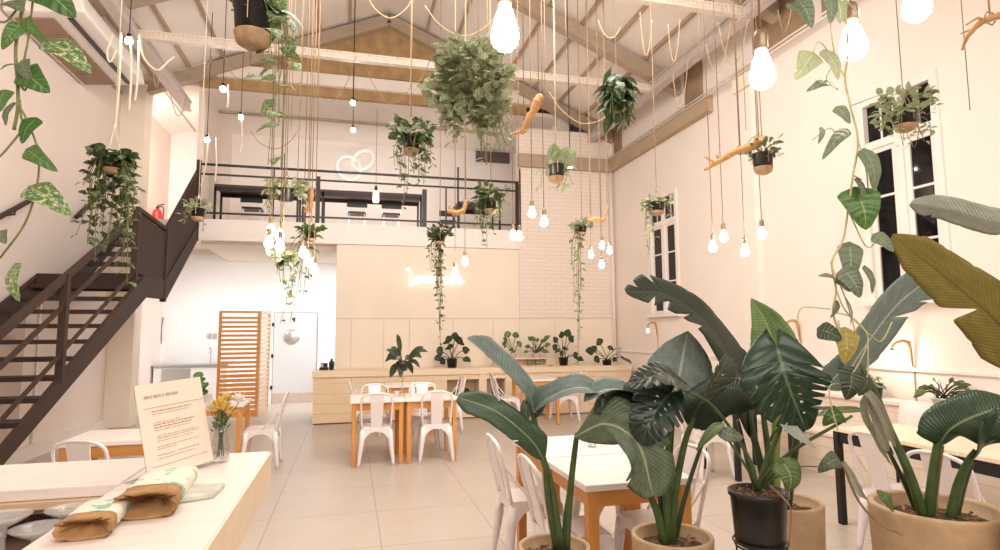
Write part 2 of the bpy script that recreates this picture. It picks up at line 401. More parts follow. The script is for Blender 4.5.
# ------------------------------------------------------------------ the setting
XL, XR, YB, YF, YR = -3.95, 5.4, 11.4, -2.6, 14.2        # side walls, back wall, wall behind the viewer, wall at the rear of kitchen and mezzanine
RX, RZ, SL = .64, 7.9, .425                                # ridge
def roofz(x): return RZ - SL * abs(x - RX)
struct(MB().box((-7, YF, -.2), (7, YR + .2, 0)), 'floor', 'floor')
def wall_x(name, x0, x1, y0, y1, ztop, holes, mat):
    """wall along Y between x0 and x1 with rectangular holes (ya, yb, za, zb)"""
    b = MB(); ys = sorted({y0, y1, *[h[0] for h in holes], *[h[1] for h in holes]})
    for a, c in zip(ys, ys[1:]):
        h = [q for q in holes if q[0] <= a + 1e-6 and q[1] >= c - 1e-6]
        if not h: b.box((x0, a, 0), (x1, c, ztop))
        else:
            if h[0][2] > 0: b.box((x0, a, 0), (x1, c, h[0][2]))
            b.box((x0, a, h[0][3]), (x1, c, ztop))
    return struct(b, name, mat)
WA = (8.93, 9.85, 1.86, 3.95); WB = (4.27, 5.09, 1.86, 3.98)
wall_x('wall_right', XR, XR + .25, YF, YB, roofz(XR) + .1, [WA, WB], 'wall')
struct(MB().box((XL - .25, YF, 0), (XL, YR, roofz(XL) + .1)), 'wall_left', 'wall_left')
struct(MB().box((-7, YF - .2, 0), (7, YF, 8.2)), 'wall_front', 'wall')
# kitchen and mezzanine rear
struct(MB().box((XL, YR, 0), (XR + .25, YR + .2, 3.3)), 'wall_kitchen', 'kitchen')
struct(MB().box((XL, YR, 3.3), (XR + .25, YR + .2, 8.2)), 'wall_rear', 'white')
b = MB()   # cream wall behind the counter: lower row of boards under one long joint
xs = [-.27, .02, .62, 1.10, 1.95, 2.75, 3.3, 4.05, 4.55, XR]
for a, c in zip(xs, xs[1:]): b.box((a + .004, YB, 0), (c - .004, YB + .18, 1.812))
b.box((-.27, YB, 1.822), (3.296, YB + .18, 3.215))
struct(MB().box((-.262, YB + .012, .02), (XR, YB + .17, 1.83)), 'wall_back_core', 'joint')
struct(b, 'wall_back', 'cream')
struct(MB().box((3.3, YB, 1.822), (XR, YB + .2, roofz(XR) - .1)), 'wall_brick', 'brick')
b = MB(); b.box((-.27, YB - .006, 1.814), (XR, YB - .001, 1.824)); struct(b, 'trim_1', 'joint')
struct(MB().box((4.3, YB + .2, 3.58), (4.5, YR, 6.1)), 'wall_mezzanine_right', 'white')
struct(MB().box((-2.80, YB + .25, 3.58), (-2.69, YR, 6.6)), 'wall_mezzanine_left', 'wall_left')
struct(MB().box((XL, YB - .15, 0), (-3.55, YB + .2, roofz(XL))), 'column_left', 'cream', None, .01)
# mezzanine slab: pale edge board above a soffit
struct(MB().box((-2.65, YB + .2, 3.16), (3.3, YR, 3.58)), 'mezzanine_floor', 'cream')
struct(MB().box((-2.66, YB - .03, 3.22), (3.295, YB + .21, 3.60)), 'trim_2', 'white')
struct(MB().box((XL, YB + .05, 3.42), (-2.65, YR, 3.58)), 'passage_floor', 'cream')
# roof boards (two slopes)
for sx, x1, nm in ((-1, XL - .4, 'ceiling_left'), (1, XR + .4, 'ceiling_right')):
    q = []
    for z in (0, .08):
        for (x, y) in ((RX, YF), (x1, YF), (x1, YR + .2), (RX, YR + .2)): q.append(V(x, y, roofz(x) + z))
    struct(MB().hexa(q), nm, 'roof')
# purlins along the building
for sx in (-1, 1):
    for k in range(1, 9):
        x = RX + sx * (.18 + k * .56)
        if x < XL or x > XR: continue
        struct(MB().box((x - .022, YF, roofz(x) - .06), (x + .022, YR, roofz(x))), 'roof_purlin', 'timber_y')
# trusses
for y in (11.34, 8.7, 6.25, 3.6, .8):
    for x1 in (XL, XR):
        s = 1 if x1 > RX else -1
        b = MB(); b.beam((RX, y, roofz(RX) - .17), (x1, y, roofz(x1) - .17), .12, .2)
        b.beam((RX, y, roofz(RX) - .29), (x1, y, roofz(x1) - .29), .17, .045)
        struct(b, 'roof_rafter', 'timber')
    if y < 9 and y > 3:
        b = MB(); b.box((-2.93, y - .05, 5.58), (4.9, y + .05, 5.60)); b.box((-2.93, y - .05, 5.675), (4.9, y + .05, 5.695))
        b.box((-2.93, y - .03, 5.60), (4.9, y + .045, 5.675))
        k = -2.85
        while k < 4.85: b.box((k, y - .045, 5.60), (k + .03, y - .029, 5.675)); k += .06
        struct(b, 'perforated_tie', 'lightsteel')
struct(MB().box((RX - .05, 8.62, 7.1), (RX + .05, 8.72, RZ - .1)), 'king_post', 'lightsteel')
# long steel members left and right
for x, nm in ((-2.93, 'steel_purlin'), (4.9, 'steel_purlin')):
    b = MB(); b.box((x - .05, YF, 5.58), (x + .05, YB, 5.72)); b.box((x - .075, YF, 5.56), (x + .075, YB, 5.585)); b.box((x - .075, YF, 5.715), (x + .075, YB, 5.74))
    struct(b, nm, 'steel')
# brown gable above the mezzanine, pale beam, brown strip, then the mezzanine ceiling
b = MB(); o = len(b.v)
g = [(-2.75, 6.5), (3.5, 6.5), (3.5, roofz(3.5) - .1), (RX, RZ - .1), (-2.75, roofz(-2.75) - .1)]
for y in (YB + .02, YB + .1):
    for x, z in g: b.add((x, y, z))
b.face([0, 1, 2, 3, 4], None, .5, False); b.face([9, 8, 7, 6, 5], None, .5, False)
for i in range(5): b.face([i, 5 + i, 5 + (i + 1) % 5, (i + 1) % 5], None, .5, False)
struct(b, 'wall_gable', 'browngable')
struct(MB().box((XL, YB - .06, 6.27), (4.2, YB + .14, 6.5)), 'beam_pale', 'roof')
struct(MB().box((-2.75, YB + .03, 6.08), (3.5, YB + .12, 6.28)), 'trim_3', 'browngable')
struct(MB().box((XL, YB + .14, 6.1), (XR, YR, 6.18)), 'ceiling_mezzanine', 'roof')
struct(MB().box((-2.69, 12.7, 6.06), (3.3, 12.78, 6.1)), 'trim_4', 'timber')
# wall plate of brown timber on brick wall and right wall, with a cut end; brown boards higher up between pale piers
struct(MB().box((3.28, YB - .1, 4.93), (XR, YB, 5.2)), 'beam_back', 'timber')
struct(MB().box((XR - .12, 7.75, 4.93), (XR, YB - .1, 5.2)), 'beam_right', 'timber_y', None, .008)
struct(MB().box((XR - .10, 6.75, 4.95), (XR, 7.15, 5.22)), 'trim_5', 'cream')
for y0, y1 in ((8.0, 8.45), (5.7, 6.7), (3.2, 5.5), (0.5, 3.0), (10.9, 11.2)):
    struct(MB().box((XR - .05, y0, 5.24), (XR, y1, 5.86)), 'trim_6', 'brownboard')
b = MB()
for z in (5.16, 5.21): b.tube([(XR - .14, YF, z), (XR - .14, YB - .1, z)], .014, 6)
struct(b, 'conduit_right', 'white')
b = MB(); b.box((XL, YF, 5.92), (XL + .16, YB - .2, 6.05)); struct(b, 'beam_left', 'darksteel')
b = MB(); b.box((XL, YF, 5.70), (XL + .05, YB - .2, 5.74)); struct(b, 'trim_7', 'timber_y')
# shallow piers and a wainscot rail on the right wall; pipe in the corner
for y0, y1 in ((6.85, 7.2), (3.1, 3.4)): struct(MB().box((XR - .05, y0, 0), (XR, y1, 4.95)), 'pier_right', 'wall')
struct(MB().box((XR - .025, 1, 1.14), (XR, YB, 1.17)), 'trim_8', 'white')
b = MB(); b.tube([(XR - .07, YB - .06, 0), (XR - .07, YB - .06, 5.0)], .03, 10); struct(b, 'corner_pipe', 'wall')
# white bumper plinth and vertical batten of the left wall
struct(MB().box((XL, 2.5, 0), (XL + .1, YB, .16)), 'baseboard_left', 'white')
struct(MB().box((XL, 8.95, .1), (XL + .02, 8.98, 2.3)), 'trim_9', 'stainless')
# windows of the right wall
def window(name, w):
    y0, y1, z0, z1 = w; x = XR + .03
    fr = MB(); t = .055
    for a, c in ((y0 - .05, y0 + .03), (y1 - .03, y1 + .05)): fr.box((XR - .025, a, z0 + .001), (XR + .1, c, z1 - .021))
    fr.box((XR - .026, y0 - .05, z1 - .02), (XR + .1, y1 + .05, z1 + .06))
    root = fr.build(name, 'white'); root['kind'] = 'structure'
    MB().box((XR - .09, y0 - .09, z0 - .06), (XR + .1, y1 + .09, z0)).build('window_sill', 'white', root, .006)
    ym = (y0 + y1) / 2; zt = z1 - .46
    tr = MB(); tr.box((x - .03, y0 + .031, zt - .04), (x + .05, y1 - .031, zt + .04)); tr.box((x - .033, ym - .045, z0 + .002), (x + .048, ym + .045, z1 - .022)); tr.build('mullion', 'white', root)
    for a, c in ((y0 + .03, ym - .045), (ym + .045, y1 - .03)):
        s = MB(); s.box((x - .01, a, z0 + .002), (x + .03, a + t, zt - .041)); s.box((x - .01, c - t, z0 + .002), (x + .03, c, zt - .041)); s.box((x - .009, a + t, z0), (x + .029, c - t, z0 + t)); s.box((x - .009, a + t, zt - .09), (x + .029, c - t, zt - .041))
        for k in (1, 2): zz = z0 + t + (zt - z0 - .1) * k / 3; s.box((x, a, zz - .012), (x + .02, c, zz + .012))
        s.box((x, (a + c) / 2 - .01, zt + .04), (x + .02, (a + c) / 2 + .01, z1))
        s.build('sash', 'white', root)
        MB().box((x + .008, a, z0), (x + .014, c, z1)).build('window_pane', 'pane', root)
window('window_1', WA); window('window_2', WB)
# door of the kitchen
b = MB(); b.box((-1.66, YR - .05, .22), (-.72, YR, 2.03))
d = struct(b, 'door_1', 'doorgrey')
b = MB(); b.box((-1.75, YR - .07, 0), (-1.67, YR, 2.029)); b.box((-.71, YR - .07, 0), (-.63, YR, 2.029)); b.box((-1.75, YR - .07, 2.03), (-.63, YR, 2.1)); b.build('door_frame', 'white', d)
MB().box((-1.66, YR - .06, 0), (-.72, YR, .22)).build('kick_plate', 'trimbrown', d)
c = onY(292, 337, YR - .06); b = MB(); b.lathe([(0, .02), (.13, .02), (.15, .012), (.17, 0)], c, 28, V(0, -1, 0)); b.build('porthole', 'stainless', d)
for z in (.35, 1.05, 1.75):
    MB().box((-1.70, YR - .085, z - .04), (-1.655, YR - .05, z + .04)).build('hinge', 'blacksteel', d)
# ------------------------------------------------------------------ staircase along the left wall
SX0, SX1 = -3.88, -2.68
def fl1(y): return .895 + .53 * (y - 6.10)          # top edge of the lower stringer
t = thing('staircase', 'dark brown steel staircase climbing the left wall to the mezzanine, open treads, landing halfway', 'staircase', (SX1, 4.6, 0))
YA, YL0, YL1 = 4.55, 8.72, 9.62; ZL = fl1(YL0) + .04
def fl2(y): return ZL + .02 + .655 * (y - YL1)
def plate(mb, x, pts, th=.02):
    o = len(mb.v); n = len(pts)
    for dx in (-th, th):
        for y, z in pts: mb.add((x + dx, y, z))
    mb.face([o + i for i in range(n)], None, .5, False); mb.face([o + n + i for i in range(n)][::-1], None, .5, False)
    for i in range(n): mb.face([o + i, o + n + i, o + n + (i + 1) % n, o + (i + 1) % n], None, .5, False)
    return mb
for x in (SX0, SX1):
    plate(MB(), x, [(YA, max(0, fl1(YA))), (YL0, ZL), (YL1, ZL + .02), (YB, fl2(YB)), (YB, fl2(YB) - .28), (YL1 + .08, ZL - .26), (YL0 + .1, ZL - .28), (YA, fl1(YA) - .28 if fl1(YA) > .28 else -.0)], .025).build('stringer', 'darksteel', t)
n = 13
for k in range(n):
    y = YA + (YL0 - YA) * (k + .5) / n; z = fl1(y) - .02
    if z > .08: MB().box((SX0 + .02, y - .13, z - .045), (SX1 - .02, y + .13, z)).build('tread', 'darksteel', t)
for k in range(6):
    y = YL1 + (YB - YL1) * (k + .6) / 6; z = fl2(y) - .02
    MB().box((SX0 + .02, y - .13, z - .045), (SX1 - .02, y + .13, z)).build('tread', 'darksteel', t)
MB().box((SX0 + .02, YL0 - .05, ZL - .1), (SX1 - .02, YL1 + .08, ZL - .04)).build('landing', 'darksteel', t)
b = MB(); b.box((SX0 + .03, 8.60, ZL - .22), (SX1 - .03, 8.63, ZL + .0)); b.build('landing_riser', 'darksteel', t)
# guard: square posts, three rails up the lower flight
def rail(dz0, name, r=.025, y0=4.7, y1=YL0 - .25):
    b = MB(); b.beam((SX1, y0, fl1(y0) + dz0), (SX1, y1, fl1(y1) + dz0), r * 1.6, r * 2); b.build(name, 'darksteel', t)
rail(.98, 'handrail', .03); rail(.70, 'guard_rail', .018); rail(.24, 'guard_rail', .016)
for y in (6.55, 4.75):
    b = MB(); b.beam((SX1, y, fl1(y) - .05), (SX1, y, fl1(y) + 1.0), .065, .065); b.build('newel_post', 'darksteel', t)
# landing and upper flight: solid perforated guard panels with a rail on top
plate(MB(), SX1, [(8.38, ZL + .02), (YL1 - .02, ZL - .02), (YL1 - .02, ZL + .72), (8.38, ZL + .80)], .008).build('guard_panel', 'mesh', t)
plate(MB(), SX1, [(YL1, ZL + .0), (YB - .1, fl2(YB) - .2), (YB - .1, fl2(YB) + .85), (YL1, ZL + .72)], .008).build('guard_panel', 'mesh', t)
b = MB(); b.beam((SX1, 8.38, ZL + .84), (SX1, YL1, ZL + .78), .05, .05); b.beam((SX1, YL1, ZL + .78), (SX1, YB - .1, fl2(YB) + .95), .05, .05); b.build('handrail', 'darksteel', t)
for y, za, zb in ((8.38, ZL - .1, ZL + .84), (YL1, ZL - .3, ZL + .82), (YB - .05, 3.2, 4.66)):
    b = MB(); b.beam((SX1, y, za), (SX1, y, zb), .07, .07); b.build('newel_post', 'darksteel', t)
# wall rails: two separate rails fixed to the wall
for nm, (ya, za, yb, zb), lab in (('wall_handrail', (5.0, 1.42, 8.48, 3.26), 'dark steel handrail on the left wall above the lower stair flight'),
                        ('wall_handrail', (9.65, 3.24, 11.1, 4.2), 'dark steel handrail on the left wall above the upper stair flight')):
    h = thing(nm, lab, 'handrail', (XL + .08, ya, za))
    b = MB(); b.tube([(XL + .08, ya, za), (XL + .08, yb, zb)], .03, 10); b.build('rail', 'darksteel', h)
    for f in (.12, .88):
        p = V(XL + .08, ya + (yb - ya) * f, za + (zb - za) * f); b = MB(); b.tube([p, p + V(0, 0, -.07), p + V(-.08, 0, -.08)], .012, 6); b.build('bracket', 'darksteel', h)
# wire mesh sheet closing the space under the lower flight on the wall side
b = plate(MB(), XL + .02, [(4.9, .1), (8.6, .1), (8.6, 1.95), (4.9, .25)], .006)
tag(b.build('mesh_sheet', 'wiremesh'), 'beige wire mesh sheet on the wall behind the open stair treads', 'mesh')
# fire extinguisher on the passage floor
p = V(-3.80, 13.0, 3.58)
t = thing('fire_extinguisher', 'red fire extinguisher by the wall at the top of the stairs', 'fire extinguisher', p)
b = MB(); b.lathe([(0, 0), (.085, 0), (.09, .02), (.09, .38), (.07, .45), (.03, .48), (0, .48)], p, 20); b.build('cylinder_body', 'red', t)
b = MB(); b.lathe([(0, .48), (.03, .48), (.03, .53), (0, .53)], p, 12); b.beam(p + V(0, 0, .55), p + V(.12, 0, .58), .03, .02); b.build('valve', 'blacksteel', t)
b = MB(); b.tube(smooth([p + V(.02, -.02, .52), p + V(.12, -.06, .5), p + V(.13, -.08, .3), p + V(.11, -.06, .1)], 10), .012, 6); b.build('hose', 'black', t)
# ------------------------------------------------------------------ mezzanine railing and furniture
t = thing('balcony_railing', 'black steel railing along the mezzanine edge with three thin rails', 'railing', (-2.66, YB + .02, 3.6))
for (za, w) in ((4.61, .022), (4.43, .018), (3.72, .018)):
    b = MB(); b.beam((-2.66, YB + .02, za), (3.32, YB + .02, za), w * 1.6, w * 1.8); b.build('rail', 'blacksteel', t)
for px, zt, w in ((317.5, 4.5, .075), (424.4, 4.36, .085), (518, 4.62, .10), (273, 4.62, .02), (446, 4.43, .025), (283, 4.9, .02), (458, 4.85, .03), (520, 4.9, .03)):
    x = onY(px, 215, YB + .02).x; b = MB(); b.box((x - w / 2, YB + .0, 3.6), (x + w / 2, YB + .05, zt)); b.build('post', 'blacksteel', t)
def bar_table(label, x0, x1, y, dep, zt, mid=()):
    t = thing('bar_table', label, 'table', (x0, y, 3.58))
    b = MB(); b.box((x0, y, zt - .05), (x1, y + dep, zt)); b.build('tabletop', 'darkshelf', t)
    for x in (x0, x1 - .04, *mid):
        for yy in (y, y + dep - .04): MB().box((x, yy, 3.58), (x + .04, yy + .04, zt - .05)).build('leg', 'blacksteel', t)
    for yy in (y, y + dep - .04): MB().box((x0, yy, zt - .13), (x1, yy + .04, zt - .05)).build('rail', 'blacksteel', t)
xa = onY(214, 190, 12.1).x; xb = onY(298, 190, 12.1).x; xc = onY(322, 190, 12.1).x; xd = onY(422, 200, 12.1).x
bar_table('long dark mezzanine bar table at the stair end behind the railing', xa, xb + .02, 12.1, .6, 4.42)
bar_table('long dark mezzanine bar table with the white lantern on it', xb + .08, xd, 12.1, .6, 4.42, (xc,))
bar_table('dark wooden mezzanine table at the brick end of the railing', onY(458, 200, 12.3).x, 3.15, 12.3, .7, 4.36)
def stool(px, py, label, Y=12.75):
    c = onY(px, py, Y); c.z = 3.58
    t = thing('bar_stool', label, 'stool', c, 'dark stools on the mezzanine')
    for dx in (-.17, .17):
        for dy in (-.16, .16): b = MB(); b.tube([c + V(dx, dy, 0), c + V(dx * .9, dy * .9, .5)], .012, 6); b.build('leg', 'white', t)
    MB().box(c + V(-.19, -.18, .48), c + V(.19, .18, .52)).build('seat', 'blacksteel', t, .01)
    MB().box(c + V(-.21, -.2, .60), c + V(.21, -.17, .73)).build('backrest', 'blacksteel', t, .01)
    for s in (-1, 1): b = MB(); b.tube([c + V(s * .19, -.18, .5), c + V(s * .2, -.185, .66)], .01, 6); b.build('back_post', 'white', t)
stool(253, 206, 'dark stool behind the railing at the stair end'); stool(357, 206, 'dark stool under the bar table left of the white lantern'); stool(391, 207, 'dark stool under the bar table right of the white lantern')
stool(447, 225, 'dark stool beside the brown mezzanine table', 13.3)
c = onY(376, 190, 11.9); c.z = 4.42
t = thing('lantern', 'white glowing lantern hanging before the mezzanine bar table behind the railing', 'lantern', c)
b = MB(); b.lathe([(0, -.26), (.05, -.26), (.065, -.24), (.06, -.05), (.04, -.02), (0, -.02)], c, 16); b.build('lantern_shade', 'lantern', t)
b = MB(); b.lathe([(.035, .0), (.02, .07), (0, .10)], c, 12); b.build('lantern_cap', 'blacksteel', t)
b = MB(); b.tube([c + V(0, 0, .09), V(c.x, c.y, 6.1)], .004, 5); b.build('cord', 'blacksteel', t)
# ring sculpture on the rear wall
t = thing('ring_light', 'pair of interlocked white ring lights hanging on the mezzanine rear wall', 'wall light', onY(357, 165, YR - .12))
for (px, py, r, ax) in ((349, 168, .28, V(.35, -1, .1)), (363, 160, .26, V(-.5, -1, .35))):
    c = onY(px, py, YR - .18); a = ax.normalized(); e = a.orthogonal().normalized(); g = a.cross(e)
    b = MB(); b.tube([c + (e * math.cos(k * PI / 18) + g * math.sin(k * PI / 18)) * r for k in range(37)], .034, 8, False); b.build('ring', 'ringwhite', t)
c = onY(356, 165, YR); MB().box(c - V(.05, .16, .05), c + V(.05, -.005, .05)).build('wall_mount', 'white', bpy.data.objects['ring_light'])
b = MB(); b.box(onY(476, 137, YR - .06), onY(509, 164, YR) + V(0, 0, 0)); b.build('wall_screen', 'screen')
tag(bpy.data.objects['wall_screen'], 'dark flat screen on the mezzanine rear wall', 'screen')
b = MB(); b.box(onY(437, 184, YR - .02), onY(444, 190, YR)); tag(b.build('notice_plate', 'white'), 'small white notice plate on the mezzanine rear wall', 'sign')
# air conditioner under the left eave
t = thing('air_conditioner', 'long white ceiling-hung air conditioner with brown louvres below, high on the left wall', 'air conditioner', (XL + .4, 8.7, 5.3))
b = MB(); q = [V(XL + .02, 7.6, 5.24), V(XL + .85, 7.6, 5.34), V(XL + .85, 9.75, 5.34), V(XL + .02, 9.75, 5.24), V(XL + .02, 7.6, 5.62), V(XL + .78, 7.6, 5.62), V(XL + .78, 9.75, 5.62), V(XL + .02, 9.75, 5.62)]
b.hexa(q); b.build('casing', 'white', t, .03)
b = MB()
for k in range(5):
    y = 7.75 + k * .39; b.hexa([V(XL + .08, y, 5.232), V(XL + .48, y, 5.275), V(XL + .48, y + .35, 5.275), V(XL + .08, y + .35, 5.232), V(XL + .08, y, 5.246), V(XL + .48, y, 5.29), V(XL + .48, y + .35, 5.29), V(XL + .08, y + .35, 5.246)])
b.build('louvre', 'grille', t)
for y in (7.9, 9.4): MB().box((XL - .01, y, 5.36), (XL + .05, y + .1, 5.58)).build('mounting_bracket', 'stainless', t)
MB().box((XL + .62, 7.75, 5.30), (XL + .68, 9.65, 5.325)).build('air_slot', 'black', t)
# ------------------------------------------------------------------ counter along the back wall
CY0 = 10.66
def bx(px): return onY(px, 395, CY0).x
X0 = -.60; X1 = XR - .05
t = thing('counter', 'long pale pine counter along the cream back wall with open cubbies', 'counter', (X0, CY0, 0))
b = MB(); b.box((X0 - .02, CY0 - .03, .79), (X1, YB - .02, .893)); b.build('countertop', 'pinetop', t, .006)
cub = [(447, 479), (487, 505), (558, 576)]
cub = [(bx(a), bx(c)) for a, c in cub]
b = MB(); xs = [X0] + [q for c in cub for q in c] + [X1]
for i in range(0, len(xs), 2): b.box((xs[i], CY0, .02), (xs[i + 1], CY0 + .03, .79))
for a, c in cub: b.box((a, CY0, .02), (c, CY0 + .03, .33)); b.box((a, CY0, .70), (c, CY0 + .03, .79))
b.box((X0, CY0 + .03, .02), (X0 + .03, YB - .03, .79)); b.build('front', 'pine', t)
for a, c in cub: b = MB(); b.box((a - .02, CY0 + .45, .3), (c + .02, CY0 + .47, .72)); b.box((a - .02, CY0 + .03, .31), (c + .02, CY0 + .46, .33)); b.box((a - .03, CY0 + .03, .3), (a, CY0 + .46, .72)); b.box((c, CY0 + .03, .3), (c + .03, CY0 + .46, .72)); b.build('cubby', 'pinetop', t)

for a, c in ((506, 514), (580, 588), (479, 486)): MB().box((bx(a), CY0 - .02, .02), (bx(c), CY0, .79)).build('post', 'pinetop', t)
MB().box((X0 + .03, CY0 + .04, 0), (X1, CY0 + .08, .05)).build('plinth', 'darkshelf', t)
# coffee things at the kitchen end
p = onZ(325, 369.5, .893); p.y = min(p.y, 11.2); p = V(-.42, 11.15, .893)
t = thing('coffee_grinder', 'small black coffee machine on the kitchen end of the counter', 'coffee machine', p)
b = MB(); b.box(p + V(-.10, -.08, 0), p + V(.06, .08, .05)); b.box(p + V(-.08, .0, .05), p + V(.04, .08, .12)); b.build('body', 'black', t, .008)
b = MB(); b.tube([p + V(-.05, -.03, .1), p + V(-.05, -.03, .02)], .02, 8); b.build('spout', 'stainless', t)
p = V(-.31, 11.12, .893); b = MB(); b.lathe([(0, 0), (.04, 0), (.05, .10), (.045, .14), (.02, .16), (.02, .2), (0, .2)], p, 16); tag(b.build('coffee_pot', 'black'), 'small black pot beside the cream wall on the counter', 'pot')
# kitchen behind
p = V(-3.3, 13.75, 0)
t = thing('kitchen_unit', 'low white and steel kitchen unit against the bright kitchen wall', 'kitchen unit', p)
MB().box((-3.9, 13.6, 0), (-2.5, YR - .01, .88)).build('cabinet_body', 'kitchen', t, .01)
MB().box((-3.92, 13.56, .88), (-2.48, YR - .01, .92)).build('worktop', 'stainless', t)
b = MB(); b.box((-3.75, 13.58, .45), (-3.2, 13.6, .84)); b.build('oven_door', 'stainless', t, .01)
b = MB(); b.tube(smooth([(-2.9, 13.95, .92), (-2.9, 13.95, 1.2), (-2.9, 13.8, 1.25), (-2.9, 13.75, 1.15)], 12), .013, 8); b.build('tap', 'stainless', t)
for i, (px, py) in enumerate(((151, 318), (163, 318))):
    a = onY(px, py, YR - .04); b = MB(); b.tube(smooth([a, a + V(-.02, 0, -.25), a + V(-.06 + .05 * i, 0, -.45 - .1 * i)], 8), .008, 6)
    b.tube([a + V(0, .04, 0), a + V(0, -.01, .01)], .008, 6)
    tag(b.build('hanging_ladle', 'blacksteel'), ('thin steel ladle hanging on the kitchen wall, nearest the white column', 'longer thin steel utensil hanging on the kitchen wall, next to the ladle')[i], 'utensil')
for i, px in enumerate((209.5, 215)):
    a = onY(px, 336, YR - .01); b = MB(); b.box(a - V(.04, .01, .06), a + V(.04, .01, .06)); tag(b.build('light_switch', 'stainless', None, .004), ('grey light switch on the kitchen wall, farther from the slatted screen', 'grey light switch on the kitchen wall right beside the slatted screen')[i], 'switch')
# folding slatted screen
t = thing('slatted_screen', 'folding orange wooden slatted screen standing before the white kitchen door', 'screen', (-2.0, 11.8, 0))
for (a, c, nm) in ((V(-2.31, 11.78, 0), V(-1.66, 11.86, 0), 'orange panel'), (V(-1.64, 11.88, 0), V(-1.56, 12.55, 0), 'side panel')):
    fr = MB(); d = (c - a).normalized()
    for q in (a, c): fr.beam(q + V(0, 0, .02), q + V(0, 0, 1.97), .045, .05, V(0, 1, 0))
    fr.beam(a + V(0, 0, 1.95), c + V(0, 0, 1.95), .045, .04); fr.beam(a + V(0, 0, .06), c + V(0, 0, .06), .045, .06)
    pn = fr.build('screen_panel', 'trellis' if nm[0] == 'o' else 'trellispale', t)
    sl = MB(); k = 0
    while .12 + k * .082 < 1.92:
        sl.beam(a + V(0, 0, .12 + k * .082), c + V(0, 0, .12 + k * .082), .022, .045 if .12 + k * .082 > .85 else .06); k += 1
    sl.build('slats', 'trellis' if nm[0] == 'o' else 'trellispale', pn)
# ------------------------------------------------------------------ white metal cafe chairs (front is +Y)
def make_chair(label, loc, rz, group, mat='chair'):
    t = thing('cafe_chair', label, 'chair', (0, 0, 0), group)
    b = MB(); w = .175                                     # seat: softly dished square with turned-down rim
    n = 10; g = {}
    for i in range(n + 1):
        for j in range(n + 1):
            u, v = 2 * i / n - 1, 2 * j / n - 1
            k = max(abs(u), abs(v)); r = math.hypot(u, v) or 1
            s = k / r; f = .82 + .18 * s if k > .01 else 1      # square with rounded corners
            sc = 1 - .10 * (abs(u) * abs(v)) ** 1.5
            g[i, j] = b.add((u * w * sc, v * w * sc, .452 - .008 * (1 - k ** 2)))
    for i in range(n):
        for j in range(n): b.face([g[i, j], g[i + 1, j], g[i + 1, j + 1], g[i, j + 1]])
    # skirts with the round arch between the legs, flaring out towards the feet
    def flare(z): return .172 + (.452 - z) * .085
    for a in range(4):
        q = Matrix.Rotation(a * PI / 2, 3, 'Z'); top = []; bot = []; mid = []
        for i in range(17):
            s = 2 * i / 16 - 1; dp = .035 + .20 * abs(s) ** 3.2
            for lst, z in ((top, .452), (mid, .43), (bot, .43 - dp)):
                r = flare(z); lst.append(b.add(q @ V(s * r * .97, r, z)))
        for i in range(16):
            b.face([top[i], top[i + 1], mid[i + 1], mid[i]]); b.face([mid[i], mid[i + 1], bot[i + 1], bot[i]])
    b.build('seat', mat, t)
    for sx, sy in ((1, 1), (-1, 1), (-1, -1), (1, -1)):
        b = MB(); pts = []; rs = []
        for z, r in ((.42, .030), (.30, .034), (.18, .028), (.05, .019), (.012, .018)):
            f = flare(z); pts.append(V(sx * (f - r * .55), sy * (f - r * .55), z)); rs.append(r)
        b.tube(pts, rs, 8); lg = b.build('leg', mat, t)
        b = MB(); f = flare(0); b.lathe([(0, 0), (.018, 0), (.018, .014), (0, .014)], (sx * (f - .01), sy * (f - .01), 0), 8); b.build('rubber_foot', 'chairgrey', lg)
    b = MB()                                               # bent tube hoop
    hp = [V(-.165, -.165, .44), V(-.175, -.20, .60), V(-.180, -.235, .74), V(-.16, -.255, .81), V(-.08, -.268, .845), V(0, -.27, .85)]
    hp += [V(-p.x, p.y, p.z) for p in hp[-2::-1]]
    b.tube(smooth(hp, 36), .0125, 8); b.build('back_hoop', mat, t)
    b = MB(); rows = []                                    # flat central splat
    for z, y in ((.44, -.165), (.55, -.192), (.66, -.222), (.76, -.250), (.838, -.266)):
        hw = .062 + .018 * (z - .44) / .4
        rows.append([b.add((x, y - dy, z)) for dy in (-.006, .006) for x in ((-hw, 0, hw) if dy < 0 else (hw, 0, -hw))])
    for r0, r1 in zip(rows, rows[1:]):
        for k in range(6): b.face([r0[k], r0[(k + 1) % 6], r1[(k + 1) % 6], r1[k]], None, .5, False)
    b.face(rows[-1], None, .5, False); b.build('back_splat', mat, t)
    for s in (-1, 1):
        b = MB(); b.tube(smooth([V(s * .178, -.225, .70), V(s * .176, -.13, .57), V(s * .170, -.03, .452)], 8), .009, 6); b.build('side_brace', mat, t)
    t.location = loc; t.rotation_euler = (0, 0, rz)
    return t
G1 = 'white metal cafe chairs'
c0 = make_chair('white metal cafe chair seen from behind, left one at the paired tables', (.32, 7.36, 0), 0, G1)
def chair(x, y, rz, label): return dup(c0, (x, y, 0), rz, label, G1)
chair(1.04, 7.38, -.05, 'white metal cafe chair seen from behind, right one at the paired tables')
chair(.34, 8.05, PI, 'white metal cafe chair behind the bottle table, facing us at its left half')
chair(.99, 8.1, PI, 'white metal cafe chair behind the bottle table, facing us at its right half')
chair(.28, 9.35, -PI / 2 - .1, 'white metal cafe chair at the left end of the table nearest the pine counter')
chair(1.50, 9.35, PI / 2 + .1, 'white metal cafe chair at the right end of the table nearest the pine counter')
chair(2.60, 9.83, -PI / 2, 'white metal cafe chair left of the small oak table before the cubbies')
chair(3.64, 9.83, PI / 2, 'white metal cafe chair right of the small oak table before the cubbies')
chair(1.20, 3.97, -PI / 2, 'white metal cafe chair at far left side of the big front table')
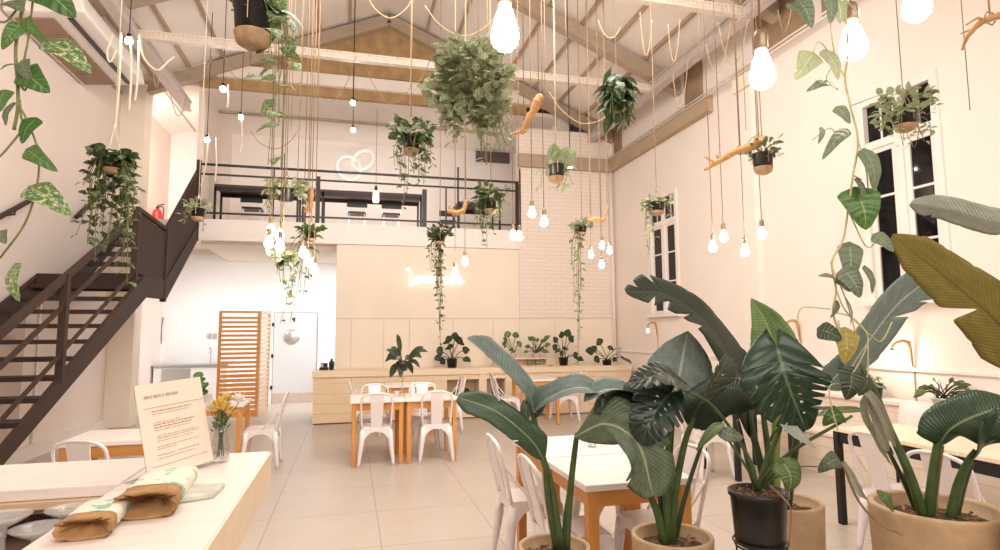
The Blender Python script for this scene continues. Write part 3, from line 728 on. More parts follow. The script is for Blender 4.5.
chair(1.23, 3.25, -PI / 2, 'white metal cafe chair tucked behind the left banana plant at the front table')
chair(1.78, 3.27, PI / 2, 'white metal cafe chair at near right side of the front table behind middle plant')
chair(1.80, 4.02, PI / 2, 'white metal cafe chair at far right side of the front table')
chair(3.70, 3.36, -PI / 2, 'white metal cafe chair behind the large right planter, tucked under the black-legged table')
chair(3.50, 2.75, -PI / 2 + .1, 'white metal cafe chair at the right photo edge beside the black-legged table')
chair(3.72, 5.72, -PI / 2, 'white metal cafe chair beyond the black plant pot at the far black-legged table')
c = P(92, 452, 3.95)
chair(c.x, c.y + .2, -.25, 'white metal cafe chair just beyond the bar, under the staircase side')
# ------------------------------------------------------------------ tables
def table(name, label, x0, x1, y0, y1, zt=.76, legmat='oak', top='tabletop', th=.035, lw=.05, inset=.02, group=None, split=None):
    t = thing(name, label, 'table', ((x0 + x1) / 2, (y0 + y1) / 2, 0), group)
    b = MB(); b.box((x0, y0, zt - th), (x1, y1, zt)); b.build('tabletop', top, t, .004)
    for x in (x0 + inset, x1 - inset - lw):
        for y in (y0 + inset, y1 - inset - lw): MB().box((x, y, 0), (x + lw, y + lw, zt - th)).build('leg', legmat, t, .003)
    b = MB(); a = inset + .01
    b.box((x0 + a, y0 + a, zt - th - .085), (x1 - a, y0 + a + .022, zt - th)); b.box((x0 + a, y1 - a - .022, zt - th - .085), (x1 - a, y1 - a, zt - th))
    b.box((x0 + a, y0 + a, zt - th - .085), (x0 + a + .022, y1 - a, zt - th)); b.box((x1 - a - .022, y0 + a, zt - th - .085), (x1 - a, y1 - a, zt - th))
    b.build('apron', 'oakx' if legmat == 'oak' else legmat, t)
    return t
G2 = 'oak tables with white tops'
table('dining_table', 'white-topped oak table, left one of the pair before the counter', .02, .655, 7.20, 7.92, group=G2)
table('dining_table', 'white-topped oak table, right one of the pair before the counter', .66, 1.30, 7.20, 7.92, group=G2)
table('dining_table', 'white-topped oak table just in front of the counter, behind the paired tables', .55, 1.28, 9.05, 9.65, group=G2)
table('dining_table', 'small white-topped oak table before the counter cubbies', 2.76, 3.46, 9.5, 10.15, group=G2)
table('dining_table', 'large front white-topped oak table, near half beside the potted banana plants', 1.19, 1.83, 2.92, 3.61, group=G2, lw=.06)
table('dining_table', 'large front white-topped oak table, far half', 1.19, 1.83, 3.63, 4.33, group=G2, lw=.06)
table('dining_table', 'oak table half hidden behind the menu and the flower vase', -1.75, -1.15, 7.25, 7.9, group=G2)
chair(-.98, 7.55, PI / 2, 'white metal cafe chair at the oak table behind the flower vase')
table('dining_table', 'orange oak table just beyond the bar near the stairs', P(62, 448, 4.4).x, P(142, 448, 4.4).x + .1, P(92, 450, 4.35).y, P(92, 450, 4.35).y + .6, group=G2)
G3 = 'black-legged tables along the bench'
table('bench_table', 'pale wood table with square black legs behind the large right planter', 3.84, 4.5, 2.45, 4.10, .76, 'blacksteel', 'pinetop', .03, .05, 0, G3)
table('bench_table', 'pale wood table with square black legs, far one behind the black plant pot', 3.90, 4.62, 5.45, 6.10, .78, 'blacksteel', 'pinetop', .03, .05, 0, G3)
# bench along the right wall and the plants' ledge behind it
t = thing('bench', 'long whitewashed plank bench built along the right wall', 'bench', (4.95, 1.5, 0))
MB().box((4.97, 1.2, 0), (5.15, 8.3, .42)).build('bench_front', 'bench', t); MB().box((4.95, 1.2, .42), (5.16, 8.3, .46)).build('seat', 'bartop', t, .005)
MB().box((5.15, 1.2, 0), (5.345, 8.3, .82)).build('backrest', 'bench', t); MB().box((5.12, 1.2, .82), (5.345, 8.3, .86)).build('ledge', 'bartop', t, .005)
for (y, lab) in ((4.35, 'square white cushion leaning on the bench back under the wall lamp'), (3.2, 'white cushion on the bench behind the right planter')):
    b = MB(); n = 10; g = {}
    for s in (-1, 1):
        for i in range(n + 1):
            for j in range(n + 1):
                u, v = 2 * i / n - 1, 2 * j / n - 1
                pf = .06 * (1 - u ** 4) * (1 - v ** 4)
                g[s, i, j] = b.add(V(5.03 + s * pf - .0 + .035 * v, y + u * .23 * (1 - .06 * v * v), .68 + v * .21 * (1 - .06 * u * u)))
    for s in (-1, 1):
        for i in range(n):
            for j in range(n): b.face([g[s, i, j], g[s, i + 1, j], g[s, i + 1, j + 1], g[s, i, j + 1]])
    tag(b.build('cushion', 'linen'), lab, 'cushion')
# ------------------------------------------------------------------ bar in front of the viewer
t = thing('bar_counter', 'whitewashed plank bar running towards us at the lower left, holding the paper bags', 'bar', (-.48, 1.3, 0))
MB().box((-.668, .35, .98), (-.29, 2.47, 1.1)).build('countertop', 'bartop', t, .008)
MB().box((-.292, .35, .965), (-.285, 2.475, 1.095)).build('edge_board', 'pinetop', t)
b = MB(); b.box((-.62, .45, 0), (-.46, 2.35, .98)); b.build('base', 'bench', t)
t = thing('bar_counter', 'whitewashed plank bar with thick pine edge at far lower left', 'bar', (-1.8, 2.25, 0))
MB().box((-3.2, 2.07, 1.065), (-.672, 2.47, 1.1)).build('countertop', 'bartop', t, .004)
MB().box((-3.2, 2.055, 1.04), (-.672, 2.47, 1.064)).build('edge_board', 'barpine', t, .003)
MB().box((-3.2, 2.09, 1.02), (-.672, 2.45, 1.04)).build('apron', 'barpine', t, .003)
MB().box((-3.2, 2.30, 0), (-.672, 2.42, 1.02)).build('base', 'darkshelf', t)
t = thing('back_shelf', 'dark brown shelf below the bar edge holding the glass dishes', 'shelf', (-1.2, 1.7, 0))
MB().box((-2.2, 1.15, .94), (-.675, 2.04, .97)).build('shelf_board', 'darkshelf', t)
MB().box((-2.2, 1.15, 0), (-2.16, 2.04, .94)).build('side', 'darkshelf', t); MB().box((-.72, 1.15, 0), (-.68, 2.04, .94)).build('side', 'darkshelf', t)
for i, (px, py, D, r, lab) in enumerate(((38, 527, 1.50, .060, 'fluted glass dish on a stem, nearest the paper bags on the dark shelf'),
                                (70, 508, 1.68, .060, 'fluted glass dish on a stem, farthest back under the bar edge'), (2, 516, 1.48, .062, 'fluted glass dish cut by the left photo edge'))):
    c = P(px, py, D); z = .97; h = c.z - z
    t = thing('glass_dish', lab, 'dish', (c.x, c.y, z), 'fluted glass dishes')
    b = MB(); o = (c.x, c.y, z)
    b.lathe([(0, .0), (r * .55, .0), (r * .5, .008), (.014, .014), (.010, h * .5), (.014, h - .03), (0, h - .028)], o, 24); b.build('foot', 'cutglass', t)
    b = MB(); b.lathe([(0, h - .026), (r * .4, h - .024), (r * .9, h - .006), (r, h), (r * .97, h + .002), (r * .85, h - .002), (r * .4, h - .019), (0, h - .021)], o, 40, flute=.035); b.build('bowl', 'cutglass', t)
c = P(4, 545, 1.36)
b = MB(); b.lathe([(0, 0), (.042, 0), (.045, .01), (.045, .065), (.04, .07), (0, .07)], (c.x, c.y, .97), 24); tag(b.build('cream_canister', 'pot2'), 'cream canister at the lower left corner on the dark shelf', 'canister')
# paper menu in a clear holder, leaning back slightly
ZB = 1.1
bl = onZ(157, 482, ZB); br = onZ(209, 466, ZB)
ex = (br - bl).normalized(); wd = .275; up = V(0, 0, 1); nr = ex.cross(up)          # nr looks to the viewer
if nr.dot(CT) < 0: nr = -nr
tl = (up - nr * .20).normalized(); hg = .300
ex = (ex + tl * .03).normalized(); tl = (tl - ex * .05).normalized()
t = thing('menu_stand', 'cream paper menu with printed lines standing in a clear holder on the bar', 'menu', (bl + br) / 2)
o = bl - ex * .035 + nr * .004
def sheet(b, u0, u1, v0, v1, off, th=.001):
    q = []
    for k in (off, off + th):
        for u, v in ((u0, v0), (u1, v0), (u1, v1), (u0, v1)): q.append(o + ex * u + tl * v + nr * k)
    b.hexa(q); return b
sheet(MB(), 0, wd, .01, hg, 0, .0015).build('menu_sheet', 'paper', t)
b = MB(); sheet(b, .0, wd, .0, hg, -.004, .002); b.build('acrylic_back', 'glass', t)
b = MB(); q = o + tl * .0
b.hexa([o + nr * .006 - ex * .006, o + ex * (wd + .006) + nr * .006, o + ex * (wd + .006) - nr * .09, o - ex * .006 - nr * .09] + [p + up * .003 for p in (o + nr * .006 - ex * .006, o + ex * (wd + .006) + nr * .006, o + ex * (wd + .006) - nr * .09, o - ex * .006 - nr * .09)]); b.build('acrylic_foot', 'glass', t)
b = MB()
sheet(b, .022, wd - .002, .224, .2255, .002, .0004); sheet(b, .022, wd - .02, .044, .0455, .002, .0004)
# heading: a short run of small capitals in the groups the photo shows (4, 4, 1 and 7)
u = .028
for grp in (4, 4, 1, 7):
    for k in range(grp):
        st = k % 4
        sheet(b, u, u + .0014, .254, .264, .002, .0004)
        if st in (0, 2): sheet(b, u, u + .0052, .2626, .264, .002, .0004)
        if st in (1, 2): sheet(b, u, u + .0052, .2585, .2598, .002, .0004)
        if st in (0, 1, 3): sheet(b, u + .0040, u + .0054, .254, .264, .002, .0004)
        u += .0078
    u += .005
def line(v, u0, u1, h):
    u = u0
    while u < u1:
        w = rnd(.006, .022); sheet(b, u, min(u1, u + w), v, v + h, .002, .0004); u += w + .004
for v, u0, u1, h in ((.245, .05, .215, .004), (.236, .05, .20, .002), (.205, .05, .16, .002), (.196, .05, .215, .004), (.186, .05, .205, .004), (.177, .05, .20, .002), (.156, .055, .225, .002), (.148, .055, .23, .0025), (.138, .055, .20, .002), (.118, .05, .225, .002), (.110, .05, .13, .002), (.088, .05, .12, .0025), (.088, .13, .225, .003), (.076, .05, .2, .002)):
    line(v * .86, u0, u1, h * .9)
b.build('printed_lines', 'ink', t)
# flower vase
c = onZ(220, 462, ZB)
t = thing('flower_vase', 'clear glass vase of white and yellow flowers beside the menu on the bar', 'vase', c)
b = MB(); b.lathe([(0, .004), (.026, .004), (.03, .012), (.032, .05), (.026, .085), (.021, .10), (.024, .125), (.0225, .125), (.0195, .10), (.0245, .085), (.030, .05), (.028, .014), (0, .012)], c, 28); b.build('vase_glass', 'glass', t)
b = MB(); b.lathe([(0, .014), (.0265, .016), (.0285, .05), (0, .05)], c, 20); b.build('water', 'water', t)
b = MB(); heads = []
for k in range(11):
    a = k * 2.4; r = rnd(.01, .05); z = rnd(.165, .215)
    e = c + V(math.cos(a) * r * 1.2, math.sin(a) * r, z); b.tube(smooth([c + V(math.cos(a + 2) * .012, math.sin(a + 2) * .012, .02), c + V(math.cos(a) * .01, math.sin(a) * .01, .12), e], 8), .0016, 5); heads.append(e)
b.build('stems', 'stalk', t)
b = MB()
for k in range(60):
    h = c + V(rnd(-.022, .022), rnd(-.02, .02), rnd(.10, .18)); d = V(rnd(-1, 1), rnd(-1, 1), rnd(.4, 1.4)).normalized()
    b.blade([h, h + d * .018, h + d * .035], V(rnd(-1, 1), rnd(-1, 1), .5), .006, lance, 1, 3, tint=rnd(0, 1))
b.build('leaves', 'mid', t)
for kind, idx in (('petal', (0, 3, 6, 9)), ('yellow', (1, 2, 4, 5, 7, 8, 10))):
    b = MB()
    for i in idx:
        for k in range(11):
            a = k * 2.4; el = .2 + .1 * k; d = V(math.cos(a) * math.cos(el), math.sin(a) * math.cos(el), math.sin(el))
            b.blade([heads[i], heads[i] + d * .016, heads[i] + d * .036 + V(0, 0, .004)], V(0, 0, 1), .026, ovate, 2, 4, fold=.4, tint=.5)
    b.build('blossoms', kind, t)
# paper bags with printed wraps
def bag(label, c, yaw, W, Ln, Hh, roll=0):
    t = thing('paper_bag', label, 'bag', c, 'kraft paper bags with printed wraps')
    ax = V(math.cos(yaw), math.sin(yaw), 0); sd = V(-ax.y, ax.x, 0); n = 28
    def ring(x, wf, hf, jag, lift=0):
        out = []
        for k in range(n):
            a = 2 * PI * k / n; cu, su = math.cos(a), math.sin(a)
            p = abs(cu) ** .55 * (1 if cu > 0 else -1); q = abs(su) ** .55 * (1 if su > 0 else -1)
            j = 1 + jag * math.sin(k * 2.7 + x * 60)
            out.append(c + ax * (x + jag * .03 * math.sin(k * 1.9)) + sd * (p * W / 2 * wf * j) + V(0, 0, Hh / 2 + .001 + lift + q * Hh / 2 * hf * (j if q > 0 else 1)))
        return out
    def skin(rings, name, mat, closed=None):
        b = MB(); R_ = [[b.add(p) for p in r] for r in rings]
        for r0, r1 in zip(R_, R_[1:]):
            for k in range(n): b.face([r0[k], r0[(k + 1) % n], r1[(k + 1) % n], r1[k]])
        if closed: b.face(R_[0][::-1])
        return b.build(name, mat, t)
    skin([ring(0, .88, .35, .02), ring(.015, 1, .75, .02), ring(Ln * .3, 1, .98, .01), ring(Ln * .55, 1.0, 1.0, .01), ring(Ln * .74, 1.0, 1.0, .015)], 'printed_wrap', 'wrap', True)
    skin([ring(Ln * .70, .985, .97, .01), ring(Ln * .82, 1.0, .95, .04), ring(Ln * .93, 1.02, .98, .07), ring(Ln, 1.03, 1.0, .09), ring(Ln * .97, .90, .82, .10), ring(Ln * .86, .72, .55, .15), ring(Ln * .78, .45, .22, .2), ring(Ln * .76, .1, .04, .1)], 'open_end', 'kraft')
    return t
def ang(p, q): return math.atan2(q.y - p.y, q.x - p.x)
p0 = onZ(174, 484, ZB); p1 = onZ(143, 520, ZB)
bag('kraft paper bag with white and green wrap, right one nearest the menu on the bar', p0, ang(p0, p1), .135, (p1 - p0).length, .062)
p0 = onZ(110, 513, ZB); p1 = onZ(82, 541, ZB)
bag('kraft paper bag with white and green wrap, left one at the front of the bar', p0, ang(p0, p1) - .0, .105, (p1 - p0).length, .046)
q = [onZ(178, 504, ZB), onZ(214, 498.5, ZB), onZ(225, 488, ZB), onZ(190, 490, ZB)]
b = MB(); b.hexa([p + V(0, 0, .001) for p in q] + [p + V(0, 0, .016) for p in q]); tag(b.build('booklet', 'booklet', None, .003), 'thin grey-green booklet lying beside the paper bags on the bar', 'booklet')
# on the paired tables: bottle, small vase with foliage, cup
c = onZ(412.5, 397, .76); c.y = 7.5; c = onY(412.5, 396.5, 7.5); c.z = .76
b = MB(); b.lathe([(0, 0), (.03, 0), (.032, .01), (.032, .09), (.018, .12), (.014, .15), (.018, .155), (.018, .17), (0, .17)], c, 18); tag(b.build('white_bottle', 'chair'), 'small white bottle standing on the paired tables before the counter', 'bottle')
c = onY(402, 396, 7.52); c.z = .76
t = thing('table_plant', 'dark lanceolate house plant in a slim glass vase on the paired tables', 'plant', c)
b = MB(); b.lathe([(0, .003), (.035, .003), (.035, .03), (.015, .08), (.013, .33), (.02, .36), (.017, .36), (.010, .33), (.011, .08), (.03, .03), (0, .02)], c, 18); b.build('vase_glass', 'glass', t)
b = MB(); b.lathe([(0, .30), (.06, .32), (.085, .40), (.08, .43), (.05, .44), (0, .43)], c, 18); b.build('pot', 'black', t)
b = MB(); st = MB(); h = c + V(0, 0, .42); Dd = (h - EYE).dot(-CT)
for (tx, ty, w) in ((397, 334, .05), (391, 347, .06), (386, 350, .05), (387, 357, .05), (424, 347, .05), (428, 352, .055), (422, 358, .06), (385, 362, .05), (390, 378, .075), (400, 378, .07), (413, 374, .06), (412, 362, .07), (395, 352, .06), (420, 368, .05)):
    tip = P(tx, ty, Dd + rnd(-.18, .18)); mid = h.lerp(tip, .5) + V(0, 0, .06 if ty > 350 else .02)
    st.tube([h, h.lerp(mid, .7)], .005, 5); b.blade([h.lerp(mid, .6), mid.lerp(tip, .4) + V(0, 0, .02), tip], V(rnd(-.4, .4), -1, .6), w * 1.25, lance, 2, 7, fold=.2, tint=rnd(0, 1))
b.build('leaves', 'dark', t); st.build('stems', 'stalkdark', t)
c = onY(397, 396, 7.55); c.z = .76
b = MB(); b.lathe([(0, 0), (.02, 0), (.03, .05), (.034, .06), (.03, .06), (.02, .01), (0, .008)], c, 16); tag(b.build('white_cup', 'chair'), 'small white cup beside the vase on the paired tables', 'cup')
c = onZ(592, 447, .76); b = MB(); b.lathe([(0, 0), (.03, 0), (.033, .07), (.03, .07), (.028, .006), (0, .006)], c, 20); tag(b.build('tea_glass', 'glass'), 'small clear glass on the front white table', 'glass')
# neon script on the cream wall: white tube letters
t = thing('neon_sign', 'white handwritten neon lettering on the cream back wall', 'sign', onY(433, 276, YB - .03))
def stroke(pts):
    b = MB(); b.tube([onY(x, y, YB - .06) for x, y in [tuple(bez([Vector((a, c2, 0)) for a, c2 in pts], i / 24)[:2]) for i in range(25)]], .010, 6); b.build('letter', 'neon', t)
stroke([(406, 270), (409, 268), (410, 273), (409, 281), (410, 286), (413, 284), (415, 280)])
stroke([(415, 281), (418, 277), (420, 279), (416, 283), (421, 283), (423, 280)])
stroke([(427, 277), (423, 278), (424, 283), (427, 280), (427, 277), (428, 283), (431, 281)])
stroke([(431, 277), (431, 283), (434, 278), (435, 283), (437, 281)])
stroke([(447, 277), (444, 279), (445, 284), (448, 280), (448, 277), (449, 283), (451, 281)])
stroke([(454, 277), (451, 279), (452, 284), (455, 280), (456, 268), (456, 283)])
stroke([(458, 280), (461, 277), (459, 282), (461, 284), (464, 281)])
# ------------------------------------------------------------------ plants
def pd(q): return P(*q)
def hintv(a, b, c): return (CR * a + CU * b + CT * c).normalized()
def top_of(x): return roofz(x) - .03
def planter(label, px, py, D, wpx, name='potted_plant', mat='pot', taper=.86, cat='plant', zfloor=0.0):
    """round planter: (px, py) is the middle of its rim"""
    c = P(px, py, D); r = wpx * D / F / 2; h = c.z - zfloor
    t = thing(name, label, cat, (c.x, c.y, zfloor))
    b = MB(); o = (c.x, c.y, zfloor); rb = r * taper
    b.lathe([(0, 0), (rb * .96, 0), (rb, .01), (rb + (r - rb) * .5, h * .5), (r * .99, h - .03), (r, h - .008), (r * .985, h), (r * .90, h), (r * .88, h - .01), (r * .86, h - .06), (0, h - .06)], o, 44)
    pot = b.build('pot', mat, t)
    b = MB(); n = 30; b.lathe([(r * .865, h - .058), (r * .5, h - .045), (0, h - .04)], o, n)
    for k in range(40):
        a = rnd(0, 6.28); q = V(c.x, c.y, h + zfloor - .042) + V(math.cos(a), math.sin(a), 0) * r * .8 * math.sqrt(rnd(0, 1)); e = V(rnd(-1, 1), rnd(-1, 1), rnd(-.2, .5)).normalized() * rnd(.01, .028)
        b.beam(q - e, q + e, .009, .006, mi=1)
    b.build('soil', ['soil', 'bark'], pot)
    return t, c, r
def stalk(root, pts, r0, r1, mat='stalk'):
    q = smooth([pd(p) for p in pts], 14); n = len(q)
    b = MB(); b.tube(q, [r0 + (r1 - r0) * i / (n - 1) for i in range(n)], 8); return b.build('stalk', mat, root)
def bleaf(root, pts, wpx, mat, hint, prof=oblong, splits=(), fold=.18, droop=.15, nu=5, nv=60, wav=.012, twist=0, back=0, slant=0, seed=0, tint=.4, name='leaf'):
    """splits: (where along the blade, half width, how deep, which side)"""
    q = [pd(p) for p in pts]; D = sum(p[2] for p in pts) / len(pts)
    b = MB()
    def notch(v, sd):
        k = 1 - .035 * max(0, math.sin(v * 40 + seed * 2 + sd)) ** 6
        for (v0, wd, dp, s2) in splits:
            if s2 == sd: k *= 1 - dp * max(0, 1 - abs(v - v0) / wd) ** 1.3
        return k
    b.blade(q, hintv(*hint), wpx * D / F, prof, nu, nv, fold, droop, None, back, slant or (.45 if splits else 0), wav, tint, seed, twist, 0, notch)
    o = b.build(name, mat, root)
    so = o.modifiers.new('thickness', 'SOLIDIFY'); so.thickness = .0012
    return o
def monstera_leaf(root, pts, wpx, mat, hint, fold=.12, droop=.1, seed=0, twist=0, tint=.5, back=.26):
    rr = random.Random(seed)
    cuts = {sd: [(.20 + .115 * k + rr.uniform(-.015, .015), rr.uniform(.34, .58), rr.uniform(.016, .024)) for k in range(6)] for sd in (-1, 1)}
    q = [pd(p) for p in pts]; D = sum(p[2] for p in pts) / len(pts); b = MB()
    def notch(v, sd):
        k = 1
        for v0, dp, wd in cuts[sd]: k *= 1 - dp * max(0, 1 - abs(v - v0) / wd) ** .7
        return k
    def skip(u, v):
        for v0, dp, wd in cuts[1 if u > 0 else -1]:
            if .18 < abs(u) < .30 and abs(v - v0 - .055) < .008: return True
        return False
    def pf(v): return (.10 + .90 * math.sin(min(1, v / .30) * PI / 2) ** .6) * (max(0, 1 - v) ** .58) * 1.16
    b.blade(q, hintv(*hint), wpx * D / F, pf, 10, 130, fold, droop, skip, back, .30, .004, tint, seed, twist, 0, notch)
    o = b.build('leaf', mat, root); so = o.modifiers.new('thickness', 'SOLIDIFY'); so.thickness = .0012
    return o

def taper(k): return lambda v: oblong(v) * (1 - k * v)
# left banana plant
t, c, r = planter('tall-leaved banana-like plant in a tan round planter, leftmost of the front planters', 554, 545, 2.75, 72, 'bird_of_paradise')
D = 2.75
stalk(t, [(561, 552, D), (551, 486, D), (542, 455, D), (532, 410, D), (527, 398, D)], .022, .009)
stalk(t, [(557, 552, D + .02), (548, 500, D - .02), (545, 470, D - .04), (541, 450, D - .05)], .018, .007)
stalk(t, [(566, 552, D + .03), (570, 494, D + .05), (576, 441, D + .02), (578, 434, D)], .020, .010)
stalk(t, [(563, 552, D + .06), (566, 510, D + .08), (572, 470, D + .1)], .014, .006, 'stalkdark')
bleaf(t, [(533, 413, D), (520, 388, D - .02), (492, 360, D - .05), (467, 338, D - .1)], 34, 'bananagrey', (.80, .62, .35), fold=.55, droop=0, seed=1)
bleaf(t, [(545, 462, D - .05), (531, 440, D - .09), (497, 412, D - .12), (458, 397, D - .10)], 28, 'banana', (-.35, .75, .7), splits=((.35, .02, .35, -1), (.62, .02, .3, 1)), fold=.15, droop=.25, seed=2)
bleaf(t, [(533, 411, D), (549, 398, D - .05), (575, 388, D - .08), (604, 391, D - .06)], 26, 'bananagrey', (.0, .8, .55), fold=.5, droop=0, seed=3)
bleaf(t, [(574, 437, D - .05), (606, 424, D - .16), (638, 444, D - .24), (653, 496, D - .25)], 50, 'bananalight', (-.35, .55, .9), splits=((.22, .025, .6, -1), (.4, .02, .4, 1), (.50, .02, .5, -1), (.66, .018, .45, -1), (.78, .02, .4, 1)), fold=.12, droop=.3, seed=4, tint=.85)
bleaf(t, [(534, 418, D), (541, 400, D + .03), (546, 385, D + .05)], 18, 'bananagrey', (-.6, .2, .9), fold=.5, droop=0, seed=30)
bleaf(t, [(530, 400, D), (526, 408, D - .03), (527, 420, D - .06)], 12, 'banana', (-.5, .2, .9), fold=.3, seed=31)

# middle plant
t, c, r = planter('leafy banana-like plant in a tan round planter standing at the front table corner', 672, 534, 2.65, 80, 'bird_of_paradise')
D = 2.65
stalk(t, [(665, 545, D), (658, 515, D), (650, 494, D), (644, 470, D)], .022, .012)
stalk(t, [(668, 545, D), (666, 480, D), (669, 440, D + .02), (672, 405, D + .05)], .020, .009)
stalk(t, [(670, 545, D + .02), (676, 486, D + .02), (688, 432, D), (704, 409, D - .02)], .022, .009)
stalk(t, [(662, 545, D + .05), (661, 500, D + .06), (657, 470, D + .1), (650, 430, D + .12), (628, 398, D + .1)], .018, .008, 'stalkdark')
stalk(t, [(674, 545, D + .05), (684, 500, D + .06), (700, 450, D + .1), (712, 425, D + .12)], .014, .006, 'stalkdark')
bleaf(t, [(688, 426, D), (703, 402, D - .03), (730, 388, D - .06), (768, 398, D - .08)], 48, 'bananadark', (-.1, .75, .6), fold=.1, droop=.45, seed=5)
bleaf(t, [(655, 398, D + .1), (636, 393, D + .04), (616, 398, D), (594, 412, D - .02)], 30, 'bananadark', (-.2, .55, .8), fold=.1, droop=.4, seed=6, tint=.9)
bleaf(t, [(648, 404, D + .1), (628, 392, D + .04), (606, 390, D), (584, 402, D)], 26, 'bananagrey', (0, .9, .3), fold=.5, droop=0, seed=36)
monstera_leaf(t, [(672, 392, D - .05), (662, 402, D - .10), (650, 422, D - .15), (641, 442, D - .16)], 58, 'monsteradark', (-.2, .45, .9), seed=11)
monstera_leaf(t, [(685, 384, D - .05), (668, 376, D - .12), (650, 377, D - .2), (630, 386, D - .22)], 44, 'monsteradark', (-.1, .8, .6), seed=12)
monstera_leaf(t, [(704, 397, D - .1), (713, 381, D - .14), (722, 368, D - .15), (727, 356, D - .14)], 42, 'monsteragrey', (.55, .1, .8), seed=13, fold=.5)
bleaf(t, [(675, 392, D + .3), (680, 372, D + .3), (684, 350, D + .3), (688, 331, D + .28)], 66, 'bananaback', (-.1, .1, 1), prof=ovate, fold=.1, droop=.15, seed=7)
stalk(t, [(668, 545, D + .12), (670, 470, D + .2), (675, 392, D + .3)], .015, .008, 'stalkdark')

# tall plant in the tan planter behind the black pot
t, c, r = planter('towering banana-like plant with one huge dark leaf in a tan planter behind the black pot', 782, 500, 2.95, 76, 'bird_of_paradise')
D = 2.95
stalk(t, [(770, 512, D), (762, 470, D), (752, 430, D), (748, 408, D + .02)], .024, .012, 'stalkdark')
stalk(t, [(776, 512, D), (775, 460, D), (777, 410, D - .02), (777, 390, D - .02)], .026, .016, 'stalklight')
stalk(t, [(786, 512, D), (792, 470, D), (798, 430, D), (800, 405, D)], .024, .012, 'stalkdark')
stalk(t, [(766, 512, D + .03), (750, 470, D + .03), (738, 420, D + .05)], .018, .008, 'stalkdark')
stalk(t, [(772, 512, D - .03), (769, 460, D - .03), (764, 420, D - .02), (762, 395, D)], .02, .01, 'stalk')
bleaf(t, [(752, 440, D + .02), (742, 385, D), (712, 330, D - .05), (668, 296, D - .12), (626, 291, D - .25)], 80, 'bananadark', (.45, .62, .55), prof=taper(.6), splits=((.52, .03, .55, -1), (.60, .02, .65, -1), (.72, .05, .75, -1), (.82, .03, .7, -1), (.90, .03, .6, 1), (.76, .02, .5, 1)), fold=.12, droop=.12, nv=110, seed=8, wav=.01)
bleaf(t, [(778, 405, D - .02), (776, 360, D), (767, 325, D + .02), (751, 298, D + .05)], 48, 'bananalime', (-.3, .1, 1), prof=ovate, fold=.25, droop=0, seed=9)

# monstera in the black nursery pot on a wire stand
D = 2.4
c = P(758, 490, D); rr_ = 55 * D / F / 2; hh = 52 * D / F; zb = c.z - hh
t = thing('monstera_plant', 'monstera with glossy split leaves in a black nursery pot on a wire stand', 'plant', (c.x, c.y, 0))
b = MB(); o = (c.x, c.y, zb)
b.lathe([(0, 0), (rr_ * .82, 0), (rr_ * .85, .008), (rr_ * .97, hh - .02), (rr_ * 1.04, hh - .02), (rr_ * 1.04, hh), (rr_ * .95, hh), (rr_ * .93, hh - .03), (0, hh - .03)], o, 40); pot = b.build('pot', 'black', t)
b = MB(); b.lathe([(rr_ * .935, hh - .028), (rr_ * .4, hh - .008), (0, hh)], o, 30)
for k in range(60):
    a = rnd(0, 6.28); q = V(c.x, c.y, c.z - .015) + V(math.cos(a), math.sin(a), 0) * rr_ * .9 * math.sqrt(rnd(0, 1)); e = V(rnd(-1, 1), rnd(-1, 1), rnd(-.2, .7)).normalized() * rnd(.01, .03); b.beam(q - e, q + e, .007, .006, mi=1)
b.build('soil', ['soil', 'bark'], pot)
b = MB(); ring = lambda z, r: [V(c.x + math.cos(k * PI / 12) * r, c.y + math.sin(k * PI / 12) * r, z) for k in range(25)]
b.tube(ring(zb - .005, rr_ * .86), .004, 6, False); b.tube(ring(zb + hh * .0 + .012, rr_ * .93), .004, 6, False)
for k in range(4):
    a = k * PI / 2 + .5; e = V(math.cos(a), math.sin(a), 0)
    b.tube([V(c.x, c.y, zb + .012) + e * rr_ * .93, V(c.x, c.y, zb - .25) + e * rr_ * .80, V(c.x, c.y, .004) + e * rr_ * 1.15], .004, 6)
    b.tube([V(c.x, c.y, zb - .005) - e * rr_ * .86, V(c.x, c.y, zb - .005) + e * rr_ * .86], .003, 6)
b.build('wire_stand', 'blacksteel', t)
b = MB(); b.lathe([(0, 0), (rr_ * .62, 0), (rr_ * .72, .01), (rr_ * .72, zb - .05), (rr_ * .66, zb - .04), (0, zb - .04)], (c.x, c.y, .0), 30); b.build('pot_plinth', 'pot2', t)
base = (757, 492, D)
stalk(t, [base, (766, 462, D), (780, 430, D + .02), (786, 390, D + .03), (779, 350, D - .02)], .010, .006)
stalk(t, [base, (770, 470, D - .03), (800, 446, D - .08), (838, 424, D - .12), (852, 416, D - .12)], .009, .005)
stalk(t, [base, (752, 465, D + .02), (735, 435, D + .02), (712, 405, D + .02), (690, 392, D + .0)], .009, .005)
stalk(t, [base, (748, 470, D - .05), (728, 440, D - .08), (720, 432, D - .1)], .006, .003)
stalk(t, [base, (776, 472, D - .08), (792, 468, D - .15)], .006, .003)
stalk(t, [base, (763, 470, D + .05), (770, 440, D + .07), (782, 424, D - .02)], .007, .004)
stalk(t, [(770, 486, D - .1), (785, 500, D - .16), (791, 512, D - .17), (789, 545, D - .18)], .004, .003, 'wire')
stalk(t, [(764, 488, D - .06), (775, 478, D - .12), (800, 467, D - .1), (822, 467, D - .1)], .004, .002)
monstera_leaf(t, [(777, 347, D - .05), (784, 372, D - .10), (793, 398, D - .10), (806, 430, D - .06)], 92, 'monstera', (-.05, .2, 1), seed=14, fold=.10, droop=.12)
bleaf(t, [(724, 423, D - .1), (716, 428, D - .12), (706, 438, D - .12), (696, 451, D - .1)], 11, 'mid', (-.4, .6, .7), prof=lance, fold=.3, nv=16, seed=15)
